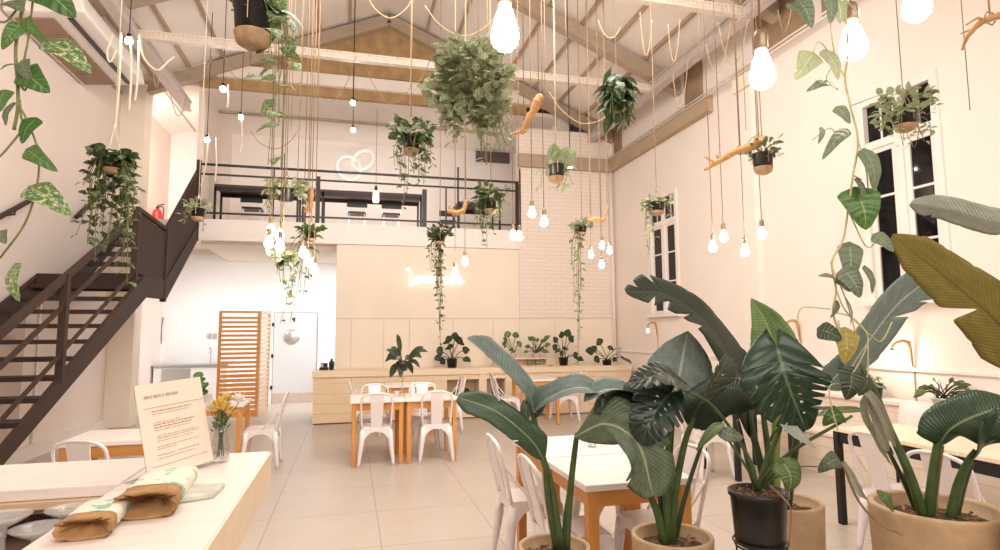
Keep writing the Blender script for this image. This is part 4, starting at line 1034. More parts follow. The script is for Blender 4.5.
bleaf(t, [(720, 428, D - .1), (727, 433, D - .13), (736, 436, D - .13), (744, 437, D - .1)], 17, 'monsteragrey', (0, .5, .9), prof=ovate, fold=.2, nv=16, seed=16)
bleaf(t, [(781, 422, D - .05), (790, 429, D - .1), (802, 438, D - .12), (816, 448, D - .12)], 18, 'bananapale', (.3, .7, .7), prof=ovate, fold=.35, nv=16, seed=17)
bleaf(t, [(784, 464, D - .15), (790, 474, D - .17), (791, 484, D - .18), (788, 492, D - .17)], 30, 'mid', (.1, .2, 1), prof=heart, fold=.1, nv=16, seed=18, back=.2, tint=.2)
bleaf(t, [(841, 414, D - .12), (836, 415, D - .14), (829, 419, D - .14), (823, 426, D - .13)], 20, 'pothos', (.1, .6, .8), prof=heart, fold=.2, nv=16, seed=19, back=.2, tint=0)
bleaf(t, [(838, 459, D - .1), (832, 461, D - .14), (825, 466, D - .14), (818, 473, D - .12)], 19, 'pothosgrey', (-.2, .4, .9), prof=heart, fold=.2, nv=16, seed=20, back=.2, tint=.1)
bleaf(t, [(816, 416, D), (836, 411, D), (858, 410, D), (872, 414, D)], 14, 'mid', (0, 1, .25), prof=lance, fold=.3, nv=16, seed=21)
bleaf(t, [(808, 408, D + .1), (830, 409, D + .12), (845, 408, D + .14)], 10, 'monsteradark', (0, 1, .2), prof=lance, fold=.3, nv=16, seed=22)

# large plant in the right planter
t, c, r = planter('big glossy-leaved plant in the largest tan planter at the lower right', 935, 505, 2.35, 117, 'bird_of_paradise')
D = 2.35
stalk(t, [(928, 520, D), (934, 470, D), (939, 440, D), (947, 425, D - .02)], .022, .011)
stalk(t, [(950, 522, D - .02), (958, 485, D - .02), (968, 462, D - .04), (976, 450, D - .05)], .020, .010)
stalk(t, [(954, 522, D), (963, 488, D + .02), (972, 462, D + .02)], .015, .008, 'stalkdark')
stalk(t, [(924, 520, D), (910, 475, D), (890, 430, D + .02), (872, 385, D + .04), (858, 362, D + .06)], .020, .009)
stalk(t, [(932, 520, D + .04), (936, 480, D + .05), (941, 445, D + .06)], .014, .012, 'dryst')
stalk(t, [(920, 520, D + .04), (908, 490, D + .05), (888, 450, D + .05)], .014, .008, 'stalkdark')
bleaf(t, [(938, 446, D), (952, 428, D - .05), (980, 414, D - .10), (1018, 404, D - .14)], 50, 'banana', (.1, .60, .8), fold=.08, droop=.35, seed=23, prof=oblong, tint=.1)
bleaf(t, [(972, 460, D - .04), (985, 446, D - .10), (1006, 434, D - .14), (1034, 422, D - .16)], 46, 'banana', (.3, .5, .85), splits=((.4, .02, .4, -1), (.55, .02, .4, -1), (.7, .02, .4, -1)), fold=.1, droop=.3, seed=24, tint=.0)
bleaf(t, [(842, 382, D + .05), (866, 345, D + .04), (896, 306, D + .02), (930, 278, D)], 46, 'bananaback', (.25, -.2, 1), splits=((.55, .03, .7, 1), (.72, .02, .5, 1)), fold=.15, droop=.1, seed=25, tint=.1)
bleaf(t, [(858, 360, D + .06), (848, 366, D + .05), (836, 376, D + .05), (826, 388, D + .04)], 30, 'bananagrey', (.3, .3, .9), fold=.2, seed=26, tint=0)
b = MB()
for k, (pts, w) in enumerate((([(860, 388, D), (868, 405, D - .03), (878, 430, D - .04), (888, 452, D - .03)], 10), ([(858, 390, D), (872, 398, D - .05), (886, 422, D - .06), (896, 448, D - .05)], 8), ([(864, 395, D + .02), (866, 415, D), (880, 440, D), (892, 466, D)], 7))):
    b.blade([pd(p) for p in pts], hintv(.6 - k * .5, .3, .8), w * D / F, oblong, 4, 20, .9, 0, None, 0, 0, .06, .2 + .3 * k, k, 1.2)
b.build('dry_leaf', 'dry', t)
b = MB(); b.blade([pd(p) for p in [(843, 460, D - .1), (850, 476, D - .1), (860, 492, D - .12), (868, 500, D - .12)]], hintv(.5, .2, .8), 7 * D / F, lance, 4, 16, .8, 0, None, 0, 0, .06, .2, 3, 1.4)
b.build('dry_leaf', 'dry', t)
stalk(t, [(842, 462, D - .1), (858, 500, D - .12), (880, 524, D - .15), (903, 535, D - .24)], .005, .003, 'wire')
bleaf(t, [(882, 492, D - .2), (886, 497, D - .22), (890, 504, D - .22), (894, 512, D - .2)], 16, 'mid', (.2, .3, .9), prof=heart, back=.2, nv=14, seed=27)

# plant whose olive leaves reach in from the right edge
t, c, r = planter('olive and grey broad leaves reaching in from the right photo edge', 1075, 500, 2.0, 110, 'bird_of_paradise', cat='plant')
D = 1.95
stalk(t, [(1070, 515, 2.0), (1062, 440, 2.0), (1045, 380, D), (1022, 340, D - .02)], .022, .011)
stalk(t, [(1080, 515, 2.0), (1090, 380, 2.05), (1075, 270, 2.05), (1030, 222, 2.0)], .022, .010)
bleaf(t, [(1050, 385, D), (1000, 325, D - .03), (945, 277, D - .05), (892, 236, D - .08)], 76, 'bananaolive', (-.55, .35, .85), prof=taper(.62), splits=((.44, .05, .9, -1),), fold=.10, droop=.08, nv=120, seed=28, wav=.004)
bleaf(t, [(1035, 224, 2.0), (995, 222, 2.0), (950, 210, 1.98), (911, 203, 1.95)], 32, 'bananapale', (-.1, .55, -.8), prof=taper(.35), fold=.3, droop=.1, splits=((.7, .03, .5, 1),), seed=29, wav=.02)

# ------------------------------------------------------------------ hanging plants
def leafspray(b, p, d, Ln, W, hint, prof, tint, nu=1, nv=4, back=.15):
    e = p + d * Ln; mid = p + d * Ln * .5 + hint * Ln * .10
    b.blade([p, mid, e + V(0, 0, -.12 * Ln)], hint, W, prof, nu, nv, .15, .2, None, back, 0, 0, tint)
def hanging(label, px, py, D, w, h, mat, vines=(), mound=(40, 1.2, .8), leaf=.05, lw=.7, prof=heart, rope='rope', dens=1.0, res=(1, 4), coir=True, knot=.35, drop=0, stemmat='vine', name='hanging_plant', group=None, straight=False, jit=.035, ball=None, hang=False):
    c = P(px, py, D); r = w * D / F / 2; hh = h * D / F
    zt = c.z + hh / 2; zb = c.z - hh / 2
    t = thing(name, label, 'hanging plant', (c.x, c.y, zb), group)
    b = MB(); o = (c.x, c.y, zb)
    kk = .32 if coir else 0
    b.lathe([(0, hh * kk), (r * (.88 if coir else .78), hh * kk), (r * .97, hh - .01), (r * 1.03, hh - .01), (r * 1.03, hh), (r * .93, hh), (r * .9, hh - .02), (0, hh - .02)], o, 22); b.build('pot', 'black', t)
    if coir:
        b = MB(); b.lathe([(0, 0), (r * .45, 0), (r * .80, hh * .10), (r * .93, hh * .30), (r * .94, hh * .33), (0, hh * .33)], o, 22); b.build('pot_base', 'coir', t)
    k = V(c.x, c.y, zt + knot * max(.4, r * 5)); b = MB()
    rr = .0012 + .0005 * D
    for i in range(3):
        a = i * 2.094 + .4; e = V(c.x + math.cos(a) * r, c.y + math.sin(a) * r, zt)
        b.tube([e + V(0, 0, -hh * .5), e, k], rr * .8, 5)
    b.lathe([(0, -.03), (rr * 2.4, -.015), (rr * 2.6, .01), (0, .03)], k, 8)
    b.tube([k, V(c.x, c.y, top_of(c.x))], rr, 5); b.build('hanger_rope', rope, t)
    fo = MB(); st = MB()
    n, mr, mz = mound
    for i in range(int(n)):
        a = rnd(0, 6.283); q = math.sqrt(rnd(0, 1)); el = rnd(-.5, 1.2)
        d = V(math.cos(a) * math.cos(el), math.sin(a) * math.cos(el), math.sin(el))
        if hang: el = rnd(-1.5, -.5); d = V(math.cos(a) * math.cos(el), math.sin(a) * math.cos(el), math.sin(el))
        p = V(c.x, c.y, zt) + V(math.cos(a) * q * r * mr, math.sin(a) * q * r * mr, rnd(-.3, 1) * r * mz)
        if ball:
            e2 = math.asin(rnd(-.95, 1)); k2 = rnd(.25, 1) ** .6 * (1 + .16 * math.sin(a * 3 + e2 * 4)); p = V(c.x, c.y, c.z + ball[2]) + V(math.cos(a) * math.cos(e2) * ball[0], math.sin(a) * math.cos(e2) * ball[0], math.sin(e2) * ball[1]) * k2
        hint = (V(math.cos(a), math.sin(a), .9) + V(rnd(-.6, .6), rnd(-.6, .6), rnd(-.4, .4))).normalized()
        s = rnd(.65, 1.25); leafspray(fo, p, d, leaf * s, leaf * s * lw, hint, prof, rnd(0, 1), *res)
    for vn in vines:
        ex, ey = vn[0], vn[1]; m_ = vn[2] if len(vn) > 2 else 1
        for q in range(int(m_)):
            e = P(ex + rnd(-2, 2) * (m_ > 1), ey + rnd(-6, 4) * (m_ > 1), D + rnd(-.12, .12))
            out = V(e.x - c.x, e.y - c.y, 0); out = out.normalized() if out.length > .01 else V(rnd(-1, 1), rnd(-1, 1), 0).normalized()
            p0 = V(c.x, c.y, zt - .01) + out * r * .8; p1 = V(c.x, c.y, zt + .01) + out * r * 1.2
            pm = p1.lerp(e, .45) + V(rnd(-.03, .03), rnd(-.03, .03), 0) + out * .02
            pth = smooth([p0, p1, pm, e], 18) if not straight else smooth([p0, p1, e], 18)
            st.tube(pth, .0012 + .0003 * D, 4)
            ln = sum((a - b_).length for a, b_ in zip(pth, pth[1:])); nl = max(3, int(ln / (leaf * .62) * dens))
            for i in range(nl):
                f = (i + .6) / nl; p = bez(pth, f); a = rnd(0, 6.283)
                d = V(math.cos(a), math.sin(a), rnd(-1.1, .15)).normalized(); hint = V(math.cos(a) * .5, math.sin(a) * .5, .6) + (CT * rnd(.0, .6)) + V(rnd(-.4, .4), rnd(-.4, .4), 0); hint = (hint - d * hint.dot(d)).normalized()
                s = rnd(.7, 1.15) * (1.1 - .4 * f); pp = p + d * leaf * .25 + V(rnd(-jit, jit), rnd(-jit, jit), rnd(-jit, jit)) * .4
                leafspray(fo, pp, d, leaf * s, leaf * s * lw, hint, prof, rnd(0, 1), *res)
    if fo.v: fo.build('foliage', mat, t)
    if st.v: st.build('vines', stemmat, t)
    return t
hanging('pothos in a glossy black pot with cork base, large, hanging at top left of centre', 253, 27, 2.45, 38, 44, 'pothosvar', [(250, 66, 1), (262, 78, 1), (277, 72, 1), (272, 112, 1), (279, 122, 1), (268, 165, 1), (281, 168, 1), (285, 95, 1)], (16, 1.0, .6), .105, .92, rope='whiterope', res=(2, 6), dens=.7, jit=.02)
hanging('trailing ivy in a small black pot before the staircase landing', 112, 166, 4.5, 18, 16, 'ivy', [(88, 245, 3), (100, 232, 3), (108, 250, 2), (122, 270, 2), (126, 240, 3), (131, 222, 3), (95, 262, 1), (135, 200, 2), (118, 225, 3), (90, 205, 3), (127, 285, 1), (76, 235, 1), (104, 205, 3), (97, 215, 3), (128, 210, 3), (84, 190, 2)], (40, 1.9, .8), .085, .98, rope='whiterope', dens=1.0, knot=.6)
hanging('little white-leaved plant in a black pot hanging beside the stair top', 198, 215, 6.8, 13, 13, 'ivyvar', [(187, 228, 2), (191, 222, 2), (203, 232, 1), (184, 220, 1)], (45, 1.7, 1.0), .075, .8, rope='whiterope')
hanging('huge bushy ivy ball hanging over the middle of the hall', 470, 92, 3.5, 14, 12, 'ivyvar', [(446, 136, 2), (455, 140, 2), (480, 158, 3), (487, 162, 2), (505, 148, 2), (512, 138, 2), (498, 152, 2), (440, 130, 2), (510, 118, 2)], (760, 2.7, 3.4), .068, .95, rope='whiterope', dens=1.2, ball=(.235, .27, .03))
hanging('spilling ivy in a dark pot hanging left of the ivy ball', 411, 146, 5.0, 17, 20, 'ivy', [(396, 165, 3), (401, 180, 3), (407, 195, 2), (403, 210, 1), (428, 160, 4), (425, 180, 3), (432, 150, 3), (418, 185, 2), (415, 172, 3), (433, 168, 2)], (110, 2.4, 1.5), .062, .8)
hanging('round ivy in a coir pot hanging below the ivy ball, before the balcony rail', 491, 207, 5.5, 15, 15, 'ivy', [(480, 225, 3), (484, 240, 2), (487, 248, 1), (500, 222, 3), (504, 210, 2), (478, 212, 3), (492, 232, 3), (496, 218, 2)], (110, 2.0, 1.6), .062, .8)
hanging('bushy green peperomia on a white rope under the right rafters', 617, 104, 4.2, 20, 16, 'peper', [(622, 126, 3), (626, 118, 2), (623, 132, 1), (609, 112, 2), (613, 118, 2)], (105, 1.5, 3.0), .10, .66, ovate, rope='whiterope', hang=True, ball=(.105, .17, .08))
hanging('pale round-leaved plant in a black pot hanging before the white brick wall', 556, 174, 5.3, 17, 18, 'pothospale', [(541, 188, 1), (557, 192, 1), (573, 185, 1), (563, 186, 1)], (16, 1.6, .9), .13, .9, rope='whiterope', dens=.35)
hanging('long trailing string plant in a small black pot at the white brick wall', 582, 231, 8.5, 9, 9, 'ivyvar', [(576, 300, 2), (580, 340, 1), (577, 325, 2), (573, 270, 2), (582, 290, 1), (578, 365, 1)], (40, 2.0, 1.0), .085, .8, dens=.7)
hanging('long trailing plant in a small black pot hanging before the neon lettering', 440, 240, 8.8, 10, 10, 'ivy', [(436, 300, 2), (438, 330, 2), (440, 345, 1), (433, 270, 3), (441, 310, 2), (437, 285, 3), (432, 255, 2)], (70, 2.2, 1.3), .085, .75, dens=.8)
hanging('small black-potted trailing plant hanging before the far right window', 657, 209, 6.4, 15, 13, 'ivyvar', [(650, 252, 2), (646, 222, 2), (673, 218, 2), (655, 240, 1), (668, 206, 2), (643, 208, 2)], (36, 1.9, .7), .075, .6, lance, dens=.8)
hanging('small black pot with cork base hanging from the big driftwood branch', 763, 164, 4.7, 20, 21, 'mid', [(777, 154, 2), (750, 152, 2), (772, 150, 1)], (60, 1.5, 1.3), .055, .55, lance)
hanging('leafy plant in a black trough hanging before the balcony among the left bulbs', 286, 195, 5.0, 17, 12, 'ivyvar', [(268, 215, 2), (272, 200, 3), (303, 205, 2), (300, 195, 2), (265, 190, 2)], (50, 2.2, .9), .08, .8, coir=False)
hanging('small black pot of long thin trailing stems above the white kitchen doorway', 311, 237, 6.0, 10, 10, 'pothos', [(299, 310, 1), (290, 322, 1), (303, 296, 1), (309, 280, 1), (280, 324, 1), (286, 300, 1), (313, 270, 1), (297, 280, 2), (289, 260, 2)], (30, 1.8, .9), .085, .7, dens=.55)
hanging('pale trailing pothos hanging below the trough on the left bulbs', 282, 262, 4.8, 8, 7, 'ivyvar', [(292, 300, 2), (285, 290, 2), (296, 280, 2), (279, 280, 2)], (40, 2.4, .6), .075, .8, coir=False, dens=.7)
hanging('bushy pale plant hanging in front of the near right window top', 905, 122, 3.6, 22, 20, 'pothospale', [(893, 138, 2), (915, 146, 3), (925, 140, 2), (905, 142, 2), (932, 130, 2), (885, 128, 2)], (140, 2.4, 1.6), .05, .8, ovate)

def vine(label, path, D, leaves, stem=.0035, stemmat='vine', extra=()):
    top = P(path[0][0], path[0][1], D)
    t = thing('hanging_vine', label, 'hanging plant', top)
    st = MB()
    for pth in (path, *extra):
        q = [P(x, y, D + (dd[0] if dd else 0)) for (x, y, *dd) in pth]; st.tube(smooth(q, len(q) * 5), stem if pth is path else stem * .62, 6)
    st.build('vines', stemmat, t)
    b = MB(); c = top + V(0, 0, .02); b.lathe([(0, 0), (.06, 0), (.08, .13), (.084, .13), (.084, .15), (.07, .15), (.07, .12), (0, .12)], c + V(0, 0, 0), 24); b.build('pot', 'black', t)
    b = MB()
    for i in range(3):
        a = i * 2.094; e = c + V(math.cos(a) * .08, math.sin(a) * .08, .14); b.tube([e, c + V(0, 0, .6)], .004, 5)
    b.tube([c + V(0, 0, .6), V(c.x, c.y, top_of(c.x))], .005, 5); b.build('hanger_rope', 'rope', t)
    by = {}
    for i, (x0, y0, x1, y1, w, mt, hint, *dz) in enumerate(leaves):
        b = by.setdefault(mt, MB()); p0, p1 = P(x0, y0, D + (dz[0] if dz else 0)), P(x1, y1, D + (dz[0] if dz else 0) - .02)
        h = hintv(*hint); b.blade([p0, p0.lerp(p1, .5) + h * .12 * (p1 - p0).length, p1], h, w * D / F, heart, 4, 14, .2, .2, None, .22, 0, .01, (i * .37) % 1)
    for mt, b in by.items(): b.build('foliage', mt, t)
    return t
vine('variegated pothos vine hanging down the upper left photo edge', [(30, -40), (24, 0), (16, 45), (17, 75), (18, 105), (14, 130)], 1.45, [
    (42, -12, 76, 18, 40, 'pothos', (-.1, .5, .9)), (50, 42, 92, 74, 30, 'pothosvar', (.35, .5, .8)), (26, 20, 47, 42, 15, 'pothos', (-.5, .3, .8)),
    (24, 72, 50, 93, 30, 'pothos', (.2, .15, 1)), (22, 62, 32, 82, 18, 'pothosgrey', (0, .2, 1)), (20, 25, 2, 50, 18, 'pothos', (.4, .2, .9)), (8, 2, 24, 12, 22, 'pothosgrey', (0, .6, .6)), (14, 64, 0, 70, 10, 'pothosgrey', (0, .8, .5)),
    (4, 92, 0, 112, 20, 'pothos', (.2, .2, 1)), (12, 104, 6, 126, 14, 'pothosgrey', (-.3, .1, 1)), (28, 150, 58, 172, 20, 'pothos', (-.3, .5, .8)), (34, 120, 22, 144, 20, 'pothos', (.1, .4, .9)), (32, 188, 71, 216, 30, 'pothosvar', (.25, .55, .8)), (14, 268, 20, 302, 26, 'pothosvar', (-.4, .2, .9)), (0, 232, 6, 244, 14, 'pothosgrey', (.1, .5, .8))],
    .0042, extra=([(20, 100), (22, 120), (32, 132), (39, 158), (36, 190), (24, 225), (0, 258)], [(34, -10), (28, 40), (18, 95), (26, 118), (28, 128)], [(16, 74), (24, 90), (28, 84)], [(24, 0), (8, 20), (0, 22)], [(24, 128), (6, 150), (-4, 160)]))
vine('long pothos vine with heart leaves hanging before the near right window', [(846, -40), (845, 0), (848, 50), (845, 78), (850, 105), (858, 140), (853, 175), (848, 210), (843, 240), (832, 262), (836, 290), (833, 312), (840, 335)], 1.75, [
    (800, 2, 812, 28, 22, 'pothosgrey', (-.2, .5, .8)), (790, 5, 808, 24, 16, 'pothosgrey', (.2, .4, .8)), (828, -4, 830, 24, 20, 'pothosgrey', (.2, .2, 1)), (838, 2, 840, 24, 17, 'pothospale', (-.1, .2, 1)), (812, 55, 795, 80, 26, 'pothospale', (-.1, .3, 1)), (826, 52, 838, 80, 20, 'pothospale', (.2, .2, 1)),
    (830, 82, 806, 92, 14, 'pothosgrey', (0, .6, .8)), (838, 108, 850, 124, 14, 'pothosgrey', (-.2, .3, .9)), (822, 128, 818, 144, 8, 'pothosgrey', (.2, .2, .9)), (846, 130, 822, 160, 15, 'pothosgrey', (-.3, .5, .8)), (866, 152, 874, 192, 24, 'pothosgrey', (.2, .2, 1)), (858, 180, 862, 200, 14, 'pothosgrey', (.4, .1, .9)),
    (858, 194, 866, 230, 42, 'pothos', (-.1, .15, 1)), (876, 236, 894, 252, 17, 'pothosgrey', (-.2, .5, .9)), (850, 246, 848, 284, 25, 'pothosgrey', (-.2, .1, 1), .03), (838, 280, 818, 276, 12, 'pothosgrey', (0, .8, .6)), (846, 272, 860, 298, 26, 'monsteragrey', (.1, .2, 1)), (866, 268, 872, 294, 16, 'pothosgrey', (.5, .1, .9)), (842, 278, 850, 292, 18, 'mid', (-.1, .2, 1)),
    (838, 302, 830, 318, 8, 'pothosgrey', (.4, .2, .8)), (822, 330, 842, 340, 22, 'dark', (.1, .3, .9)), (846, 332, 844, 364, 26, 'vari', (-.1, .2, 1)), (852, 372, 846, 400, 28, 'dark', (-.1, .2, 1)), (868, 378, 858, 396, 16, 'dark', (.3, .4, .8)), (846, 298, 850, 326, 9, 'pothosgrey', (.7, .1, .7))],
    .0032, 'vinepale', extra=([(828, -40), (830, 20), (836, 60), (845, 78)], [(846, 0), (858, 15), (858, 30)], [(850, 106), (880, 95), (866, 100)], [(838, 60), (826, 78), (838, 90)], [(853, 175), (862, 180)], [(846, 78), (820, 42), (812, 62), (816, 82)], [(858, 140), (866, 170), (868, 190)], [(848, 210), (866, 246), (878, 240)], [(830, 262), (846, 300), (856, 340), (844, 345), (838, 320)], [(833, 312), (852, 318), (868, 340), (848, 380), (830, 386), (832, 410)], [(797, 325), (802, 308), (830, 309)], [(852, 318), (876, 340), (884, 338), (892, 322)], [(836, 290), (845, 310), (858, 322)], [(868, 340), (868, 372), (866, 378)], [(832, 410), (838, 430)], [(812, 140), (830, 128), (838, 140)]))
# ------------------------------------------------------------------ shelf and ledge plants
def potplant(label, px, py, Y=None, Z=None, pos=None, wpx=11, hpx=9, potmat='black', mat='dark', leaves=(), name='potted_plant', prof=ovate, stems=True, D=None, jit=.12):
    c = pos; D = (c - EYE).dot(-CT); r = wpx * D / F / 2; hh = hpx * D / F
    t = thing(name, label, 'plant', c)
    b = MB(); b.lathe([(0, 0), (r * .8, 0), (r * .97, hh - .008), (r * 1.03, hh - .008), (r * 1.03, hh), (r * .92, hh), (r * .9, hh - .012), (0, hh - .012)], c, 20); b.build('pot', potmat, t)
    fo = MB(); st = MB(); h = c + V(0, 0, hh)
    for (tx, ty, wp, *kk) in leaves:
        dd = D + rnd(-jit, jit) * min(1, D / 5) - (.7 if 618 < tx < 640 and D > 9 else 0) - (.12 if tx > 850 else 0); tip = P(tx, ty, dd); mid = h.lerp(tip, .62) + V(0, 0, .12 * (tip - h).length)
        st.tube(smooth([h + V(rnd(-.5, .5) * r, rnd(-.5, .5) * r, -.01), h.lerp(mid, .6) + V(0, 0, .02), mid], 6), .0035 + .0003 * D, 5)
        hint = (V(rnd(-.3, .3), -.9, rnd(.3, .9))).normalized()
        fo.blade([mid, mid.lerp(tip, .5) + V(0, 0, .01), tip], hint, wp * D / F, prof, 2, 7, .15, .15, None, .1, 0, 0, rnd(0, 1))
    fo.build('leaves', mat, t); st.build('stems', 'stalkdark', t)
    return t
def cpos(px, yy=11.0): q = onY(px, 360, yy); return V(q.x, yy, .893)
potplant('monstera seedling in a square black pot on the counter, left of the front banana leaf', 0, 0, pos=cpos(452), leaves=((446, 337, 12), (462, 338, 13), (436, 352, 12), (440, 364, 9), (470, 350, 9), (471, 362, 9), (456, 332, 8), (448, 345, 10), (434, 360, 8)))
potplant('little plant half hidden by the front banana leaf on the counter', 0, 0, pos=cpos(496), wpx=8, hpx=6, potmat='chair', leaves=((489, 347, 8), (498, 346, 8), (501, 356, 7), (486, 355, 6)), mat='mid')
potplant('drooping broad-leaved plant in a white pot on the counter crate', 0, 0, pos=cpos(513) + V(0, .05, .151), wpx=9, hpx=5, potmat='chair', leaves=((502, 344, 8), (506, 331, 8), (513, 350, 8), (522, 343, 8), (517, 332, 7), (503, 338, 7)), mat='mid')
potplant('fine-leaved plant in a white pot on the counter crate', 0, 0, pos=cpos(537) + V(0, .05, .151), wpx=10, hpx=5, potmat='chair', leaves=tuple((537 + 14 * math.cos(k * .5), 344 + 9 * math.sin(k * 1.3), 4) for k in range(-2, 16)), mat='mid')
potplant('tall thin-stemmed plant in a black pot right of the counter crate', 0, 0, pos=cpos(563.5), wpx=10, hpx=8, leaves=((553, 337, 8), (561, 331, 7), (569, 329, 8), (574, 336, 8), (555, 350, 9), (552, 346, 8), (566, 347, 7), (580, 357, 9), (584, 361, 8), (560, 352, 7)))
potplant('wide dark-leaved plant at the right end of the counter', 0, 0, pos=cpos(607, 10.76), jit=.04, wpx=10, hpx=5, leaves=((585, 351, 10), (594, 361, 10), (597, 339, 9), (607, 366, 11), (621, 349, 8), (624, 358, 8), (632, 364, 8), (612, 346, 7), (590, 348, 8), (617, 361, 8)))
# crate with three printed jars on the counter
c = cpos(524.5); t = thing('wooden_crate', 'pale wooden crate with jars inside on the counter', 'crate', c)
b = MB(); x0, x1 = cpos(504).x, cpos(546).x; y = 10.95
b.box((x0, y - .02, .893), (x1, y + .22, .905)); b.box((x0, y - .02, 1.03), (x1, y + .22, 1.044)); b.box((x0, y - .02, .905), (x0 + .012, y + .22, 1.03)); b.box((x1 - .012, y - .02, .905), (x1, y + .22, 1.03)); b.box((x0, y + .2, .905), (x1, y + .22, 1.03)); b.build('crate_box', 'pinetop', t)
for px in (514, 530, 538):
    q = cpos(px); b = MB(); b.lathe([(0, 0), (.045, 0), (.05, .015), (.05, .075), (.035, .09), (.035, .10), (0, .10)], (q.x, y + .08, .9055), 16)
    o = b.build('jar', 'pothospale'); tag(o, {514: 'greenish jar in the counter crate, nearest the front banana leaf', 530: 'greenish jar in the middle of the counter crate', 538: 'greenish jar in the counter crate, nearest the black pot'}[px], 'jar')
q = cpos(549); b = MB(); b.box((q.x - .04, 10.9, .893), (q.x + .06, 11.0, .90)); tag(b.build('coaster', 'darkshelf', None, .002), 'small dark tray beside the crate on the counter', 'tray')
# cubby plants
q = onY(462, 404, CY0 + .2); potplant('low dark plant inside the left counter cubby', 0, 0, pos=V(q.x, q.y, .331), wpx=12, hpx=5, leaves=((455, 391, 7), (462, 388, 7), (469, 391, 7), (458, 394, 7), (466, 395, 7), (452, 394, 5), (472, 394, 5)))
q = onY(496, 404, CY0 + .2); potplant('tall dark plant inside the narrow counter cubby', 0, 0, pos=V(q.x, q.y - .02, .331), jit=.03, wpx=8, hpx=5, leaves=((492, 391, 6), (496, 389, 7), (499, 391, 6), (493, 395, 6), (498, 397, 6), (495, 393, 6), (492, 399, 5), (500, 399, 5)))
# ledge behind the bench
q = onX(876, 411, 5.24); potplant('small leafy plant in a black pot on the bench ledge left of the wall lamp', 0, 0, pos=V(5.21, q.y, .861), wpx=20, hpx=14, leaves=((868, 386, 10), (874, 379, 9), (882, 380, 9), (886, 390, 9), (864, 394, 9), (879, 388, 10), (870, 392, 9)), mat='mid')
q = onX(947, 412, 5.24); potplant('spiky fern on the bench ledge right of the wall lamp', 0, 0, pos=V(5.21, q.y, .861), wpx=22, hpx=8, potmat='chair', mat='mid', prof=lance, leaves=tuple((947 + 34 * math.cos(a), 400 - 22 * abs(math.sin(a)) * (.7 + .3 * ((k * 7) % 3) / 2), 5) for k, a in enumerate([.02, .15, .3, .45, .6, .75, .95, 1.15, 1.35, 1.57, 1.8, 2.0, 2.2, 2.4, 2.6, 2.75, 2.9, 3.05, .25, 2.5, 1.0, 2.1])))
# plant behind the menu, beyond the bar
c = V(-1.58, 7.45, .76); potplant('young broad-leaved plant on the oak table behind the menu', 0, 0, pos=c, wpx=11, hpx=10, potmat='chair', leaves=((193, 376, 15), (202, 389, 15), (206, 400, 12), (188, 384, 10), (196, 402, 12), (197, 380, 12)), mat='pothos')
# ------------------------------------------------------------------ driftwood branches on ropes
def branch(label, pts, rs, ropes, twigs=()):
    q = [pd(p) for p in pts]; t = thing('driftwood_branch', label, 'branch', q[0])
    b = MB(); s = smooth(q, 16); n = len(s); rr = [bez([V(r, 0, 0) for r in rs], i / (n - 1)).x * (1 + .12 * math.sin(i * 2.1)) for i in range(n)]
    s = [p + V(rnd(-.4, .4), rnd(-.4, .4), rnd(-.4, .4)) * rs[0] * .5 for p in s]
    b.tube(s, rr, 9); b.build('wood', 'drift', t)
    for tw in twigs:
        b = MB(); w = smooth([pd(p) for p in tw[0]], 8); b.tube(w, [tw[1] * (1 - .06 * i) for i in range(9)], 7); b.build('twig', 'drift', t)
    b = MB()
    for f in ropes:
        p = bez(s, f); b.tube([p, V(p.x, p.y, top_of(p.x))], .004, 5); b.tube([p + V(math.cos(k) * .035, 0, math.sin(k) * .035) for k in range(7)], .004, 5)
    b.build('hanger_rope', 'rope', t)
    return t
branch('long pale driftwood branch with twigs hanging high before the right wall', [(704, 170, 4.9), (716, 163, 4.85), (735, 152, 4.75), (755, 145, 4.7), (760, 138, 4.65)], (.012, .022, .028, .036, .042), (.55, .9), (([(717, 162, 4.85), (710, 160, 4.85), (705, 157, 4.8)], .011), ([(720, 160, 4.85), (716, 155, 4.85)], .012), ([(745, 148, 4.72), (752, 138, 4.75), (760, 134, 4.8)], .006)))
branch('thick orange driftwood log tied with rope beside the ivy ball', [(521, 134, 4.4), (528, 120, 4.4), (536, 105, 4.4), (540, 98, 4.4)], (.018, .026, .034, .036), (.15, .9), (([(522, 132, 4.4), (512, 134, 4.4), (506, 137, 4.45)], .012),))
branch('short driftwood piece hanging at the white brick wall above four bulbs', [(588, 221, 7.2), (595, 219, 7.2), (604, 220, 7.2)], (.03, .03, .03), (.2, .8), (([(603, 220, 7.2), (607, 210, 7.2), (608, 203, 7.2)], .016), ([(590, 221, 7.2), (589, 214, 7.2)], .03)))
branch('orange driftwood piece hanging before the balcony rail above two bulbs', [(448, 211, 5.6), (456, 213, 5.6), (464, 210, 5.6), (466, 200, 5.6)], (.022, .026, .022, .016), (.3, .95), (([(452, 210, 5.6), (449, 205, 5.6)], .02),))
branch('orange driftwood piece with the left bulb cluster before the balcony', [(305, 210, 5.2), (310, 208, 5.2), (311, 198, 5.2), (312, 190, 5.2)], (.022, .026, .022, .014), (.2, .95))
branch('knotty driftwood twig hanging at the top right photo corner', [(962, 50, 3.0), (968, 36, 2.95), (982, 22, 2.9), (1004, 14, 2.85)], (.006, .010, .015, .018), (.8,), (([(984, 22, 2.9), (978, 18, 2.9), (966, 25, 2.9)], .008), ([(975, 28, 2.95), (960, 34, 3.0)], .006)))
